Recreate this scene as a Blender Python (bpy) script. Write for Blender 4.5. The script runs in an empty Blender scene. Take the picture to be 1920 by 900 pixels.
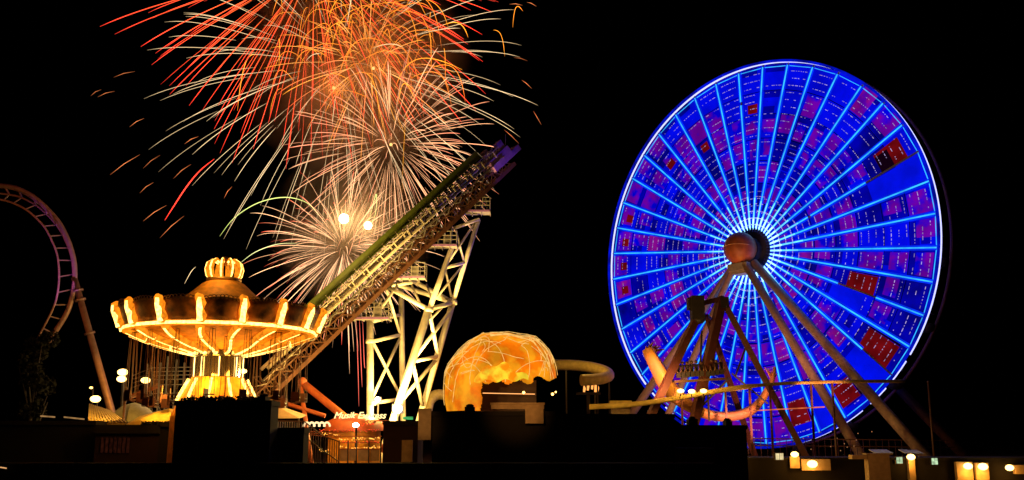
import bpy, math, random
from math import sin, cos, pi, radians
from mathutils import Vector, Matrix

# ------------------------------------------------------------------ camera, sky, exposure
scene = bpy.context.scene
COL = scene.collection
FPX, PITCH, CAMZ = 1850.0, radians(11.41), 4.5
cd = bpy.data.cameras.new('camera')
cam = bpy.data.objects.new('camera', cd); COL.objects.link(cam)
cd.sensor_width = 36.0; cd.lens = FPX / 1920 * 36.0
cd.clip_start = 0.3; cd.clip_end = 5000
cam.location = (0, 0, CAMZ); cam.rotation_euler = (pi / 2 + PITCH, 0, 0)
scene.camera = cam
w = bpy.data.worlds.new('World'); scene.world = w; w.use_nodes = True
nt = w.node_tree; nt.nodes.clear()
sky = nt.nodes.new('ShaderNodeTexSky'); sky.sky_type = 'NISHITA'; sky.sun_disc = False
sky.sun_elevation = radians(-9); sky.sun_rotation = radians(200)
bg = nt.nodes.new('ShaderNodeBackground'); bg.inputs['Strength'].default_value = 0.004
wo = nt.nodes.new('ShaderNodeOutputWorld')
nt.links.new(sky.outputs[0], bg.inputs[0]); nt.links.new(bg.outputs[0], wo.inputs[0])
sd = bpy.data.lights.new('moonlight', 'SUN'); sd.energy = 0.004; sd.angle = radians(0.5); sd.color = (.8, .85, 1)
so = bpy.data.objects.new('moonlight', sd); COL.objects.link(so); so.rotation_euler = (radians(50), 0, radians(30))
scene.view_settings.view_transform = 'Standard'; scene.view_settings.look = 'None'
scene.view_settings.exposure = 0; scene.view_settings.gamma = 1
scene.view_settings.use_curve_mapping = False
scene.cycles.max_bounces = 5; scene.cycles.diffuse_bounces = 2; scene.cycles.glossy_bounces = 2
scene.cycles.volume_bounces = 0
scene.cycles.sample_clamp_indirect = 3.0

# ------------------------------------------------------------------ helpers
def ray(px, py):
    zc = (450 - py) / FPX
    return Vector(((px - 960) / FPX, cos(PITCH) - zc * sin(PITCH), sin(PITCH) + zc * cos(PITCH)))
def at(px, py, Y):
    d = ray(px, py); return Vector((0, 0, CAMZ)) + d * (Y / d.y)
def V(*a): return Vector(a)

class MB:
    def __init__(s): s.v = []; s.f = []; s.m = []; s.c = []; s.mi = 0; s.smooth = []
    def quad(s, pts, sm=False):
        n = len(s.v); s.v += [Vector(p) for p in pts]; s.f.append(tuple(range(n, n + len(pts)))); s.m.append(s.mi); s.smooth.append(sm); return s
    def hexa(s, b, t):
        n = len(s.v); s.v += [Vector(p) for p in b] + [Vector(p) for p in t]; k = len(b)
        s.f.append(tuple(n + i for i in reversed(range(k)))); s.f.append(tuple(n + k + i for i in range(k)))
        for i in range(k):
            j = (i + 1) % k; s.f.append((n + i, n + j, n + k + j, n + k + i))
        s.m += [s.mi] * (k + 2); s.smooth += [False] * (k + 2); return s
    def box(s, c, size, rz=0.0, axes=None):
        c = Vector(c); x, y, z = [a / 2 for a in size]
        if axes is None: ax, ay, az = V(cos(rz), sin(rz), 0), V(-sin(rz), cos(rz), 0), V(0, 0, 1)
        else: ax, ay, az = axes
        P = lambda a, b, d: c + ax * a * x + ay * b * y + az * d * z
        return s.hexa([P(-1, -1, -1), P(1, -1, -1), P(1, 1, -1), P(-1, 1, -1)], [P(-1, -1, 1), P(1, -1, 1), P(1, 1, 1), P(-1, 1, 1)])
    def bar(s, p, q, a, b=None, up=V(0, 0, 1)):
        p, q = Vector(p), Vector(q); b = b or a; u = (q - p)
        if u.length < 1e-6: return s
        u.normalize()
        if abs(u.dot(up)) > .98: up = V(0, 1, 0)
        x = u.cross(up).normalized(); y = x.cross(u).normalized()
        f = lambda o: [o - x * a / 2 - y * b / 2, o + x * a / 2 - y * b / 2, o + x * a / 2 + y * b / 2, o - x * a / 2 + y * b / 2]
        return s.hexa(f(p), f(q))
    def tube(s, pts, r, n=8, closed=False, cols=None, cap=True):
        pts = [Vector(p) for p in pts]; N = len(pts); rs = r if isinstance(r, (list, tuple)) else [r] * N
        base = len(s.v); prev = None
        for i, p in enumerate(pts):
            if closed: t = pts[(i + 1) % N] - pts[i - 1]
            else: t = pts[min(i + 1, N - 1)] - pts[max(i - 1, 0)]
            if t.length < 1e-9: t = V(0, 0, 1)
            t.normalize()
            if prev is None:
                up = V(0, 0, 1) if abs(t.z) < .9 else V(0, 1, 0); x = t.cross(up).normalized()
            else: x = (prev - t * prev.dot(t)).normalized()
            prev = x; y = t.cross(x)
            for k in range(n):
                a = 2 * pi * k / n; s.v.append(p + (x * cos(a) + y * sin(a)) * rs[i])
                if cols is not None: s.c.append(cols[i])
        for i in range(N if closed else N - 1):
            for k in range(n):
                a, b = base + i * n, base + ((i + 1) % N) * n; l = (k + 1) % n
                s.f.append((a + k, a + l, b + l, b + k)); s.m.append(s.mi); s.smooth.append(True)
        if cap and not closed:
            s.f.append(tuple(base + k for k in reversed(range(n)))); s.f.append(tuple(base + (N - 1) * n + k for k in range(n)))
            s.m += [s.mi] * 2; s.smooth += [False] * 2
        return s
    def grid(s, fn, nu, nv, closeu=False, sm=True, skip=None):
        base = len(s.v); U = nu if closeu else nu + 1
        for j in range(nv + 1):
            for i in range(U): s.v.append(Vector(fn(i / nu, j / nv)))
        for j in range(nv):
            for i in range(nu):
                q = (base + j * U + i, base + j * U + (i + 1) % U, base + (j + 1) * U + (i + 1) % U, base + (j + 1) * U + i)
                if skip and skip(i, j, [s.v[k] for k in q]): continue
                s.f.append(q); s.m.append(s.mi); s.smooth.append(sm)
        return s
    def lathe(s, c, prof, n=32, sm=True):
        c = Vector(c)
        def fn(u, v):
            i = int(round(v * (len(prof) - 1))); r, z = prof[i]; a = 2 * pi * u
            return c + V(r * cos(a), r * sin(a), z)
        return s.grid(fn, n, len(prof) - 1, True, sm)
    def sphere(s, c, r, n=12, sc=(1, 1, 1)):
        c = Vector(c)
        return s.grid(lambda u, v: c + V(r * sc[0] * sin(pi * v) * cos(2 * pi * u), r * sc[1] * sin(pi * v) * sin(2 * pi * u), -r * sc[2] * cos(pi * v)), n, max(4, n // 2), True)
    def build(s, name, mats, parent=None, origin=None):
        me = bpy.data.meshes.new(name)
        off = Vector(parent['_org']) if parent is not None else (Vector(origin) if origin is not None else V(0, 0, 0))
        me.from_pydata([tuple(p - off) for p in s.v], [], s.f)
        mats = mats if isinstance(mats, (list, tuple)) else [mats]
        for m in mats: me.materials.append(m)
        me.polygons.foreach_set('material_index', s.m); me.polygons.foreach_set('use_smooth', s.smooth)
        if s.c:
            at_ = me.color_attributes.new('Col', 'FLOAT_COLOR', 'POINT')
            flat = []
            for c in s.c: flat += [c[0], c[1], c[2], 1]
            at_.data.foreach_set('color', flat)
        me.update()
        o = bpy.data.objects.new(name, me); COL.objects.link(o)
        o['_org'] = tuple(off)
        if parent is not None: o.parent = parent
        elif origin is not None: o.location = off
        return o

def solid(o, t, off=-1):
    m = o.modifiers.new('thickness', 'SOLIDIFY'); m.thickness = t; m.offset = off; return o
def tag(o, label=None, cat=None, group=None, kind=None):
    if label: o['label'] = label
    if cat: o['category'] = cat
    if group: o['group'] = group
    if kind: o['kind'] = kind
    return o
def thing(name, loc, label, cat, group=None):
    o = bpy.data.objects.new(name, None); COL.objects.link(o); o.empty_display_size = .5
    o.location = loc; o['_org'] = tuple(loc); return tag(o, label, cat, group)
def copy_tree(o, parent=None, loc=None, rz=None, label=None):
    c = o.copy(); COL.objects.link(c); c.parent = parent
    if loc is not None: c.location = loc
    if rz is not None: c.rotation_euler = (0, 0, rz)
    if label: c['label'] = label
    for ch in list(o.children): copy_tree(ch, c)
    return c
def lamp(name, loc, power, color, kind='POINT', size=.3, target=None, angle=60, blend=.6):
    l = bpy.data.lights.new(name, kind); l.energy = power; l.color = color
    l.shadow_soft_size = size
    if kind == 'SPOT': l.spot_size = radians(angle); l.spot_blend = blend
    o = bpy.data.objects.new(name, l); COL.objects.link(o); o.location = loc
    if target is not None: o.rotation_euler = (Vector(target) - Vector(loc)).to_track_quat('-Z', 'Y').to_euler()
    return o

def mat(name, col, rough=.6, metal=0, noise=.25, scale=3.0, bump=.1, col2=None):
    m = bpy.data.materials.new(name); m.use_nodes = True; n = m.node_tree.nodes; L = m.node_tree.links
    b = n['Principled BSDF']; b.inputs['Roughness'].default_value = rough; b.inputs['Metallic'].default_value = metal
    tc = n.new('ShaderNodeTexCoord'); nz = n.new('ShaderNodeTexNoise'); nz.inputs['Scale'].default_value = scale; nz.inputs['Detail'].default_value = 6
    L.new(tc.outputs['Object'], nz.inputs['Vector'])
    r = n.new('ShaderNodeValToRGB'); c2 = col2 or [c * (1 - noise) for c in col]
    r.color_ramp.elements[0].position = .35; r.color_ramp.elements[1].position = .65
    r.color_ramp.elements[0].color = (*c2, 1); r.color_ramp.elements[1].color = (*col, 1)
    L.new(nz.outputs['Fac'], r.inputs[0]); L.new(r.outputs[0], b.inputs['Base Color'])
    bp = n.new('ShaderNodeBump'); bp.inputs['Strength'].default_value = bump; L.new(nz.outputs['Fac'], bp.inputs['Height']); L.new(bp.outputs[0], b.inputs['Normal'])
    return m
def glow(name, col, st=1.0, lo=None, scale=2.0, sampling=False, base=(0, 0, 0), stretch=None):
    m = bpy.data.materials.new(name); m.use_nodes = True; n = m.node_tree.nodes; L = m.node_tree.links
    b = n['Principled BSDF']; b.inputs['Base Color'].default_value = (*base, 1); b.inputs['Roughness'].default_value = .7
    b.inputs['Specular IOR Level'].default_value = .1
    b.inputs['Emission Color'].default_value = (*col, 1); b.inputs['Emission Strength'].default_value = st
    if lo is not None:
        tc = n.new('ShaderNodeTexCoord'); nz = n.new('ShaderNodeTexNoise'); nz.inputs['Scale'].default_value = scale; nz.inputs['Detail'].default_value = 4
        if stretch:
            mp = n.new('ShaderNodeMapping'); mp.inputs['Scale'].default_value = stretch
            L.new(tc.outputs['Object'], mp.inputs[0]); L.new(mp.outputs[0], nz.inputs['Vector'])
        else: L.new(tc.outputs['Object'], nz.inputs['Vector'])
        r = n.new('ShaderNodeMapRange'); r.inputs['From Min'].default_value = .35; r.inputs['From Max'].default_value = .65
        r.inputs['To Min'].default_value = lo; r.inputs['To Max'].default_value = st
        L.new(nz.outputs['Fac'], r.inputs['Value']); L.new(r.outputs[0], b.inputs['Emission Strength'])
    if not sampling: m.cycles.emission_sampling = 'NONE'
    return m
def glow2(name, c1, c2, s1, s2, scale=.4):
    m = glow(name, c1, s1, s2, scale); n = m.node_tree.nodes; L = m.node_tree.links
    tc = n.new('ShaderNodeTexCoord'); nz = n.new('ShaderNodeTexNoise'); nz.inputs['Scale'].default_value = scale * 1.7; nz.inputs['Detail'].default_value = 5
    L.new(tc.outputs['Object'], nz.inputs['Vector']); r = n.new('ShaderNodeValToRGB')
    r.color_ramp.elements[0].position = .4; r.color_ramp.elements[1].position = .56
    r.color_ramp.elements[0].color = (*c1, 1); r.color_ramp.elements[1].color = (*c2, 1)
    L.new(nz.outputs['Fac'], r.inputs[0]); L.new(r.outputs[0], n['Principled BSDF'].inputs['Emission Color']); return m
def glow_attr(name, st):
    m = glow(name, (1, 1, 1), st); n = m.node_tree.nodes
    a = n.new('ShaderNodeAttribute'); a.attribute_name = 'Col'
    m.node_tree.links.new(a.outputs['Color'], n['Principled BSDF'].inputs['Emission Color']); return m

M = dict(
    steel_white=mat('white_painted_steel', (.8, .76, .66), .45, 0, .2, 2),
    steel_dark=mat('dark_steel', (.06, .05, .05), .5, .3),
    steel_grey=mat('grey_steel', (.35, .34, .33), .5, .2),
    steel_orange=mat('orange_steel', (.5, .13, .04), .5),
    steel_brown=mat('brown_steel', (.13, .055, .03), .5),
    frame_red=mat('dark_red_frame', (.12, .035, .025), .5),
    steel_green=mat('green_painted_steel', (.13, .18, .025), .55),
    steel_violet=mat('violet_painted_steel', (.3, .15, .5), .5),
    rail=mat('coaster_rail', (.4, .24, .22), .45, .2),
    leg=mat('wheel_leg_paint', (.75, .52, .42), .5),
    hubred=mat('hub_paint', (.42, .12, .05), .45, 0, .35, 1.5),
    roof=mat('roofing_felt', (.010, .009, .009), .95),
    wall_dark=mat('dark_siding', (.007, .006, .006), .95),
    wall_red=mat('red_brown_siding', (.022, .005, .003), .9),
    wall_tan=mat('tan_panel', (.45, .34, .2), .8),
    wood=mat('pier_planks', (.09, .07, .05), .8, 0, .4, 1.5),
    canvas=mat('yellow_canvas', (.7, .5, .12), .8),
    canvas_grey=mat('grey_canvas', (.25, .24, .2), .8),
    canvas_orange=mat('orange_canopy_panel', (.92, .40, .03), .7, 0, .35, 3),
    board=mat('painted_rounding_board', (.75, .26, .04), .6, 0, .8, 1.6, .4, (.10, .035, .01)),
    gilt=mat('gilt_scrollwork', (.6, .35, .08), .4, .3),
    foliage=mat('foliage', (.004, .006, .002), .95),
    mirror=mat('mirror_panel', (.5, .45, .35), .12, .9, .1),
    slide=mat('slide_fibreglass', (.6, .48, .2), .5),
    bulb=glow('warm_bulbs', (1, .55, .11), 6.5, 2.2, 6.0, True),
    bulb_halo=glow('warm_bulb_halo', (1, .25, .008), 1.5, .7, 4.0, True),  # wide orange glow, the halo of the bulbs put in as colour
    bulbsoft=glow('warm_bulbs_soft', (1, .5, .08), 2.0, .9, 5.0),
    lampw=glow('lamp_warm', (1, .6, .16), 6),
    lampo=glow('lamp_orange', (1, .55, .12), 6),
    lampwhite=glow('lamp_white', (1, .95, .75), 30),
    win=glow('lit_window', (1, .8, .4), 1.0, .6, 4),
    wing=glow('lit_window_green', (.7, 1, .6), .9, .4, 4),
)
# ------------------------------------------------------------------ setting
g = MB(); g.quad([(-1500, 30, 0), (1500, 30, 0), (1500, 3000, 0), (-1500, 3000, 0)]); g.quad([(-1500, -200, 0), (1500, -200, 0), (1500, 30, 0), (-1500, 30, 0)])
tag(g.build('ground', M['wood']), kind='structure')

# ------------------------------------------------------------------ giant wheel
WC = V(27.62, 111.08, 21.11 + CAMZ); WA = radians(48.9); WR = 22.0; PH = .284
WT = V(cos(WA), -sin(WA), 0); WN = V(-sin(WA), -cos(WA), 0)
def W(r, th, d=0.0): return WC + WT * (r * sin(th)) + V(0, 0, r * cos(th)) + WN * d
def Wl(L, z, d): 
    p = WC + WT * L + WN * d; return V(p.x, p.y, z)
led_blue = glow('led_halo_blue', (.0, .03, 1), 1.15, .6, .5)  # painted blue halo round the cyan spoke strips
led_cyan = glow('led_strip_cyan', (.035, .45, 1), 1.6, .9, .6)
led_white = glow('rim_led_white', (.50, .52, 1), 1.7)
led_rimblue = glow('rim_led_blue', (.0, .01, 1), .75, .2, .5)
led_mid = glow('led_strip_pale_cyan', (.12, .58, 1), 1.9, 1.2, 1.0)
led_inner = glow('led_strip_hub_glare', (.30, .72, 1), 3.0, 1.6, 1.0)  # hub glare put into the colour of the inner strip ends
pan = [glow('blur_blue', (.0, .003, 1), .85, .5, .35, True), glow('blur_deep_blue', (.0, .0, 1), .42, .16, .35),  # glow colours of the added panels, imitating blurred light
       glow2('blur_purple', (.0, .0, .75), (.16, .0, .40), 1.0, .6, .35), glow2('blur_magenta', (.12, .0, .5), (.27, .003, .30), 1.0, .6, .5),
       glow('blur_dark_red', (.22, .003, .006), .8, .4, .6), glow('cell_shadow', (.01, 0, .01), .5),
       glow('panel_dots', (.66, .5, 1), .85, .22, 1.5), glow('blur_bright_blue', (.0, .006, 1), .9, .6, .4)]
wheel = thing('observation_wheel', Wl(0, 0, 0), 'giant observation wheel glowing blue and purple with cyan light spokes', 'ferris wheel')
rnd = random.Random(7)
def ring(r, d, rad, n=160, nm='rim', m=None, a0=0, a1=2 * pi, parent=wheel):
    full = abs(a1 - a0 - 2 * pi) < 1e-6
    pts = [W(r, a0 + (a1 - a0) * i / n, d) for i in range(n if full else n + 1)]
    return MB().tube(pts, rad, 6, full).build(nm, m, parent)
ring(WR + .02, .62, .15, nm='front_rim', m=led_rimblue)
ring(WR - .05, -2.2, .16, nm='back_rim', m=mat('back_rim_paint', (.3, .08, .06), .5))
# rim light: continuous, broken into dashes low on the left
rl = MB(); segs = []
def arc(a0, a1, r=WR, d=.15, rad=.105, mb=rl):
    n = max(2, int((a1 - a0) / .035)); mb.tube([W(r, a0 + (a1 - a0) * i / n, d) for i in range(n + 1)], rad, 6)
arc(radians(-131), radians(126)); arc(radians(128), radians(135)); arc(radians(137), radians(143))
for a, b in ((146, 156), (157, 168), (169, 172), (173, 181), (182, 184), (-160, -158.6), (-153, -151.5), (-146, -142), (-139, -135)): arc(radians(a), radians(b))
rl.build('rim_light', led_white, wheel)
chord = MB()
for k in range(40): chord.bar(W(WR * .98, k * pi / 20 + PH, .12), W(WR * .98, (k + 1) * pi / 20 + PH, .12), .06)
chord.build('inner_rim', led_cyan, wheel)
dark_r = {6: (.0, .70), 11: (0, .58), 13: (0, .80), 14: (0, .86)}
for k in range(40):
    th = PH + k * pi / 20; tv = (W(1, th + pi / 2) - W(0, 0))
    jog = [(2.5, WR * .982)]
    if k == 6: jog = [(2.5, 7.9), (8.3, WR * .70)]
    if k == 11: jog = [(2.5, WR * .53), (WR * .74, WR * .982)]
    if k == 13: jog = [(2.5, WR * .80)]
    if k == 14: jog = [(2.5, WR * .86)]
    if k == 38: jog = [(2.5, WR * .8), (WR * .82, WR * .982)]
    sp = MB(); sp.bar(W(2.3, th, .02), W(WR, th, .02), .16, .3, up=WN)
    so_ = sp.build('spoke', M['steel_grey'], wheel)
    a = MB()
    for r0, r1 in jog:
        a.mi = 0; a.bar(W(r0, th, .19), W(r1, th, .19), .5, .05, up=WN)
        a.mi = 1; a.bar(W(r0, th, .24), W(r1, th, .24), .14, .05, up=WN)
        if r0 < 3:
            a.mi = 2; a.bar(W(r0, th, .275), W(3.7 + rnd.uniform(0, .5), th, .275), .18, .05, up=WN)
            a.mi = 3; a.bar(W(r0, th, .262), W(5.6 + rnd.uniform(0, 1.2), th, .262), .16, .05, up=WN)
    a.build('light_strip', [led_blue, led_cyan, led_inner, led_mid], so_)
# added glowing panels in place of the light blur between the spokes
edges = [.135, .25, .36, .48, .60, .73, .855, .998]
for k in range(40):
    a0 = PH + k * pi / 20; mb = MB()
    def sect(r0, r1, u0, u1, d, m):
        mb.mi = m; x0, x1 = a0 + (pi / 20) * u0, a0 + (pi / 20) * u1
        def q(r, x, dd): return W(r * WR, x, dd)
        bb = [q(r0, x0, d - .02), q(r0, x1, d - .02), q(r1, x1, d - .02), q(r1, x0, d - .02)]
        tt = [q(r0, x0, d), q(r0, x1, d), q(r1, x1, d), q(r1, x0, d)]
        mb.hexa(bb, tt)
    lower = 14 < k < 27
    plain = {6: (.70, .975), 11: (.50, .68), 13: (.76, .975), 15: (.8, .975)}.get(k)
    red = {5: (.79, .93), 10: (.57, .72), 12: (.77, .94), 14: (.83, .94), 16: (.80, .92)}.get(k)
    for j in range(7):
        e0, e1 = edges[j], edges[j + 1]
        nn = sin(k * .9 + j * 1.3) + sin(k * .37 - j * 2.1) + rnd.uniform(-1, 1)
        sect(e0 + .002, e1 - .002, .02, .98, .0, 0 if (nn > -.9) else 1)
        for i in range(3):          # finer bands of slightly different tone
            f0 = e0 + (e1 - e0) * (i / 3 + .02); f1 = e0 + (e1 - e0) * ((i + 1) / 3 - .02)
            if rnd.random() < .33: sect(f0, f1, .1, rnd.uniform(.6, .95), .01, 1)
    for j in range(7):
        e0, e1 = edges[j], edges[j + 1]; nn = sin(k * .55 + j * 1.7) + .9 * sin(k * 1.3 - j * 2.6) + rnd.uniform(-.9, .9)
        if plain and e1 > plain[0] and e0 < plain[1]: continue
        if red and e1 - .02 > red[0] and e0 + .02 < red[1]: continue
        pm = 2 if rnd.random() < .95 else 3
        if lower or j < 2: pm = 3 if rnd.random() < .35 else 2
        if (28 < k < 34 and j > 4) or nn > -.1 or (lower and k % 2 and nn > -1):
            r0 = e0 + rnd.choice((.006, .006, .03)); r1 = e1 - rnd.choice((.006, .006, .03)); u0 = rnd.choice((.1, .14)); u1 = rnd.choice((.66, .8, .88))
            if k > 24: u0, u1 = 1 - u1, 1 - u0
            sect(r0, r1, u0, u1, .03, pm)
    if plain: sect(plain[0], plain[1], .06, .94, .06, 7)
    if red: sect(red[0], red[1], .18, .98, .06, 4); sect(red[0], red[1], .0, .16, .075, 5) if k != 5 else sect(red[0] - .0, (red[0] + red[1]) / 2, .3, 1., .075, 5)  # dark strip at the red cell, its shadow put in as colour
    if k in (27, 28, 29, 30): sect(.88, .93, .3, .62, .07, 4)
    if k == 39 - 1: sect(.74, .79, .3, .8, .07, 4)
    if k in (33, 35): sect(.66 + .1 * (k == 33), .71 + .1 * (k == 33), .3, .75, .07, 4)
    for j in range(22):             # rows of white points
        r = .165 + j * .0375
        if plain and plain[0] - .01 < r < plain[1]: continue
        u = .17; 
        if rnd.random() < .06: continue
        if k % 4 == 3 and j > 14 and k > 24 and rnd.random() < .7: continue
        while u < .83:
            wd = rnd.choice((.03, .05, .09, .13)) if r > .4 else rnd.choice((.2, .3, .5))
            if rnd.random() < .72: sect(r - .0014, r + .0014, u, min(.86, u + wd), .09, 6)
            u += wd + (.06 if r > .4 else .08)
    mb.build('light_blur_panel', pan, wheel)
for j, r in enumerate((3.05, 3.8, 4.6, 5.45, 6.3)):
    m = MB(); n_ = 160
    for i in range(80):
        if j > 1 and rnd.random() < .12 * j: continue
        x0 = PH + i * pi / 40 + .012; m.tube([W(r, x0 + q * (pi / 40 - .024) / 3, .3) for q in range(4)], .05 - .005 * j, 4)
    tag(m.build('hub_light_ring', glow('ring_led', (.5 + .05 * j, .7 - .06 * j, 1), 1.9 - .3 * j, .5, 1.2), wheel))
# hub
def disc(r0, d0, r1, d1, n=40, mb=None):
    mb = mb or MB()
    return mb.grid(lambda u, v: W(r0 + (r1 - r0) * v, 2 * pi * u, d0 + (d1 - d0) * v), n, 1, True)
hd = disc(2.45, -1.5, 2.45, .3); disc(2.45, .3, 1.5, .45, mb=hd); disc(1.5, .45, 1.5, 1.2, mb=hd); disc(1.5, 1.2, 0, 1.2, mb=hd)
hd.build('hub_drum', mat('hub_drum_paint', (.03, .03, .09), .6), wheel)
fl = MB()
for k in range(40): fl.bar(W(2.2, PH + k * pi / 20, .5), W(2.62, PH + k * pi / 20, .5), .2, .16, up=WN)
fl.build('spoke_flange', mat('flange_blue', (.04, .06, .4), .5), wheel)
HB = W(0, 0, 2.45)
hb = MB(); hb.sphere(HB, 1.86, 32); bo = hb.build('hub_cover', M['hubred'], wheel)
sm_ = MB()
sm_.tube([HB + (WN * cos(a) + WT * sin(a)) * 1.87 + V(0, 0, .25 * cos(a * 1.0)) for a in [(-1.2 + 2.4 * i / 20) for i in range(21)]], .035, 5)
sm_.tube([HB + (WN * cos(.15) * cos(a) - WT * .4 * cos(a) + V(0, 0, sin(a))) * 1.8 for a in [(.1 + .6 * i / 8) for i in range(9)]], .04, 5)
sm_.build('seam', mat('hub_seam', (.8, .5, .3), .5), bo)
ax = MB(); ax.box(Wl(0, WC.z - 2.15, 2.3), (2.6, 1.8, .8), rz=-WA); ax.box(Wl(0, WC.z - 2.7, 2.3), (1.9, 1.4, .5), rz=-WA); ax.build('bearing_block', M['steel_grey'], wheel)
for L0, L1, z0, d0, d1, wd in ((-1.2, -23.5, WC.z - 1.6, 1.9, 3.4, 1.15), (-.8, -12.6, WC.z - 1.9, 2.6, 6.2, .95), (.8, 15.8, WC.z - 1.9, 2.8, 4.0, 1.15), (1.3, 22.6, WC.z - 1.7, 1.9, 3.2, 1.25)):
    MB().tube([Wl(L0, z0, d0), Wl(L1, 0, d1)], [wd * .37, wd * .44], 16).build('leg', M['leg'], wheel)
for L0, L1 in ((-1.3, -23), (1.3, 23)):
    MB().tube([Wl(L0, WC.z - 1.6, -3.0), Wl(L1, 0, -4.2)], [.42, .5], 14).build('leg', M['frame_red'], wheel)  # rear legs: dimness put into a darker colour than the front legs
MB().tube([W(0, 0, -4), W(0, 0, 2)], .7, 14).build('axle', M['steel_dark'], wheel)
# gondolas between the rims
def gondola():
    root = bpy.data.objects.new('gondola', None); COL.objects.link(root); root['_org'] = (0, 0, 0); root.parent = wheel
    m = MB(); m.lathe((0, 0, 0), [(0, -1.75), (.45, -1.75), (.72, -1.5), (.78, -1.0), (.74, -.95)], 14); m.build('tub', M['wall_red'], root)
    m = MB(); m.lathe((0, 0, 0), [(.85, -.02), (.6, .12), (0, .3)], 14); m.build('canopy', M['wall_red'], root)
    m = MB(); m.tube([V(0, 0, -1.7), V(0, 0, .2)], .05, 6); m.build('pole', M['steel_grey'], root)
    return root
g0 = gondola()
for k in range(20):
    o = g0 if k == 0 else copy_tree(g0, wheel)
    o.location = W(WR - .9, PH + (k + .5) * pi / 10, -1.2) - Vector(wheel['_org'])
# ------------------------------------------------------------------ swing carousel
SC = at(413, 640, 60); SX, SY = SC.x, SC.y
ZR = CAMZ + 6.42                   # lower edge of the rounding boards
RB, RTOP = 5.5, 5.95
swing = thing('swing_carousel', (SX, SY, 0), 'chain swing carousel with lit golden ribs, scalloped canopy and crown on top', 'carousel')
def S(r, a, z): return V(SX + r * sin(a), SY - r * cos(a), z)
NS = 16; PS = radians(5)
def SL(px, py): pass
ZB = ZR - 1.2
def under(v): return (RB + (1.55 - RB) * v, ZR + (ZB - ZR) * v - .12 * sin(pi * v))
m = MB(); m.grid(lambda u, v: S(under(v)[0], 2 * pi * u, under(v)[1]), 64, 8, True, False)
for k in range(NS): pass
m.build('canopy_underside', M['canvas_orange'], swing)
for k in range(NS):
    a0 = PS + k * 2 * pi / NS; a1 = a0 + 2 * pi / NS; m = MB()
    def bd(u, v):
        a = a0 + .03 + (a1 - a0 - .06) * u; bulge = .10 * sin(pi * u); h = 1.2 + .12 * sin(pi * u)
        return S(RB + (RTOP - RB) * v + bulge, a, ZR + h * v)
    m.grid(bd, 8, 4); b = solid(m.build('rounding_board', M['board'], swing), .06)
    r_ = random.Random(k)
    m = MB()                            # gilded scrollwork along the top and the bottom edge
    for e, n_, rr in ((1.0, 9, .10), (0.06, 14, .045)):
        for i in range(n_):
            c = bd((i + .5) / n_, e); t = (bd(min(1, (i + 1) / n_), e) - bd(i / n_, e)).normalized()
            pts = [c + t * rr * 1.3 * cos(q) * (1 - q * .09) + V(0, 0, rr * 1.6 * sin(q) * (1 - q * .07)) + V(0, -.02, 0) for q in [j * .7 for j in range(9)]]
            m.tube(pts, rr * .24, 4)
    m.build('scrollwork', M['gilt'], b)
    pts = [S(RB + .14, a0, ZR - .02), S(RB + .24, a0 + .012, ZR + .3), S(RB + .36, a0 - .008, ZR + .65), S(RB + .5, a0 + .01, ZR + .95), S(RTOP + .16, a0 - .01, ZR + 1.3), S(RTOP + .05, a0 - .03, ZR + 1.38)]
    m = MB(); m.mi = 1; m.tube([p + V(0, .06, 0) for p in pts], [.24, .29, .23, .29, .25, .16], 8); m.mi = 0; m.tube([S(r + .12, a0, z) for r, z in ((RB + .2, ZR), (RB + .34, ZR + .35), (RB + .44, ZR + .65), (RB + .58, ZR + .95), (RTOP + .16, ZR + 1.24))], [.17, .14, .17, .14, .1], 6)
    m.build('light_column', [M['bulb'], M['bulb_halo']], swing)
    m = MB(); m.mi = 1; m.tube([S(RB, a0 + 2 * pi / NS * i / 5, ZR - .05) for i in range(6)], .19, 6); m.mi = 0; m.tube([S(RB + .1, a0 + 2 * pi / NS * i / 5, ZR - .06) for i in range(6)], .10, 6); m.build('rim_light', [M['bulb'], M['bulb_halo']], swing)
    m = MB()
    for v0, v1 in ((.03, .32), (.36, .66), (.69, .99)):
        pts = []
        for i in range(5):
            v = v0 + (v1 - v0) * i / 4; r, z = under(v); pts.append(S(r, a0 - .05 * sin(v * 5), z - .1))
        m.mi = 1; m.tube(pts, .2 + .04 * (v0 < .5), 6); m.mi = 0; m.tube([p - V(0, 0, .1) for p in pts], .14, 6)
    m.build('rib_light', [M['bulb'], M['bulb_halo']], swing)
m = MB()
prof = [(5.5, .95), (4.2, 1.2), (3.1, 1.55), (2.3, 1.98), (1.7, 2.5), (1.25, 2.92), (1.0, 3.05)]
m.grid(lambda u, v: S(prof[int(round(v * 6))][0], 2 * pi * u, ZR + prof[int(round(v * 6))][1]), 48, 6, True)
m.build('roof', M['canvas_orange'], swing)
m = MB(); m.lathe((SX, SY, ZR + 3.04), [(1.0, 0), (1.06, .05), (1.06, .2), (.9, .22), (0, .22)], 32); cr = m.build('crown', M['gilt'], swing)
for k in range(10):
    a = 2 * pi * k / 10 + .1; m = MB()
    pts = [S(r * .86, a, ZR + 3.12 + z * .98) for r, z in ((.84, 0), (1.1, .32), (1.2, .72), (1.08, 1.1), (.75, 1.3), (.38, 1.12))]
    m.mi = 1; m.tube(pts, [.12, .12, .13, .12, .1, .05], 6); m.mi = 0; m.tube([p + (p - V(SX, SY, p.z)).normalized() * .1 for p in pts], [.06] * 6, 6); m.build('crown_arch', [M['bulb'], M['bulb_halo']], cr)
m = MB(); m.sphere((SX, SY, ZR + 4.35), .3, 12); m.build('orb', M['gilt'], cr)
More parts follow.
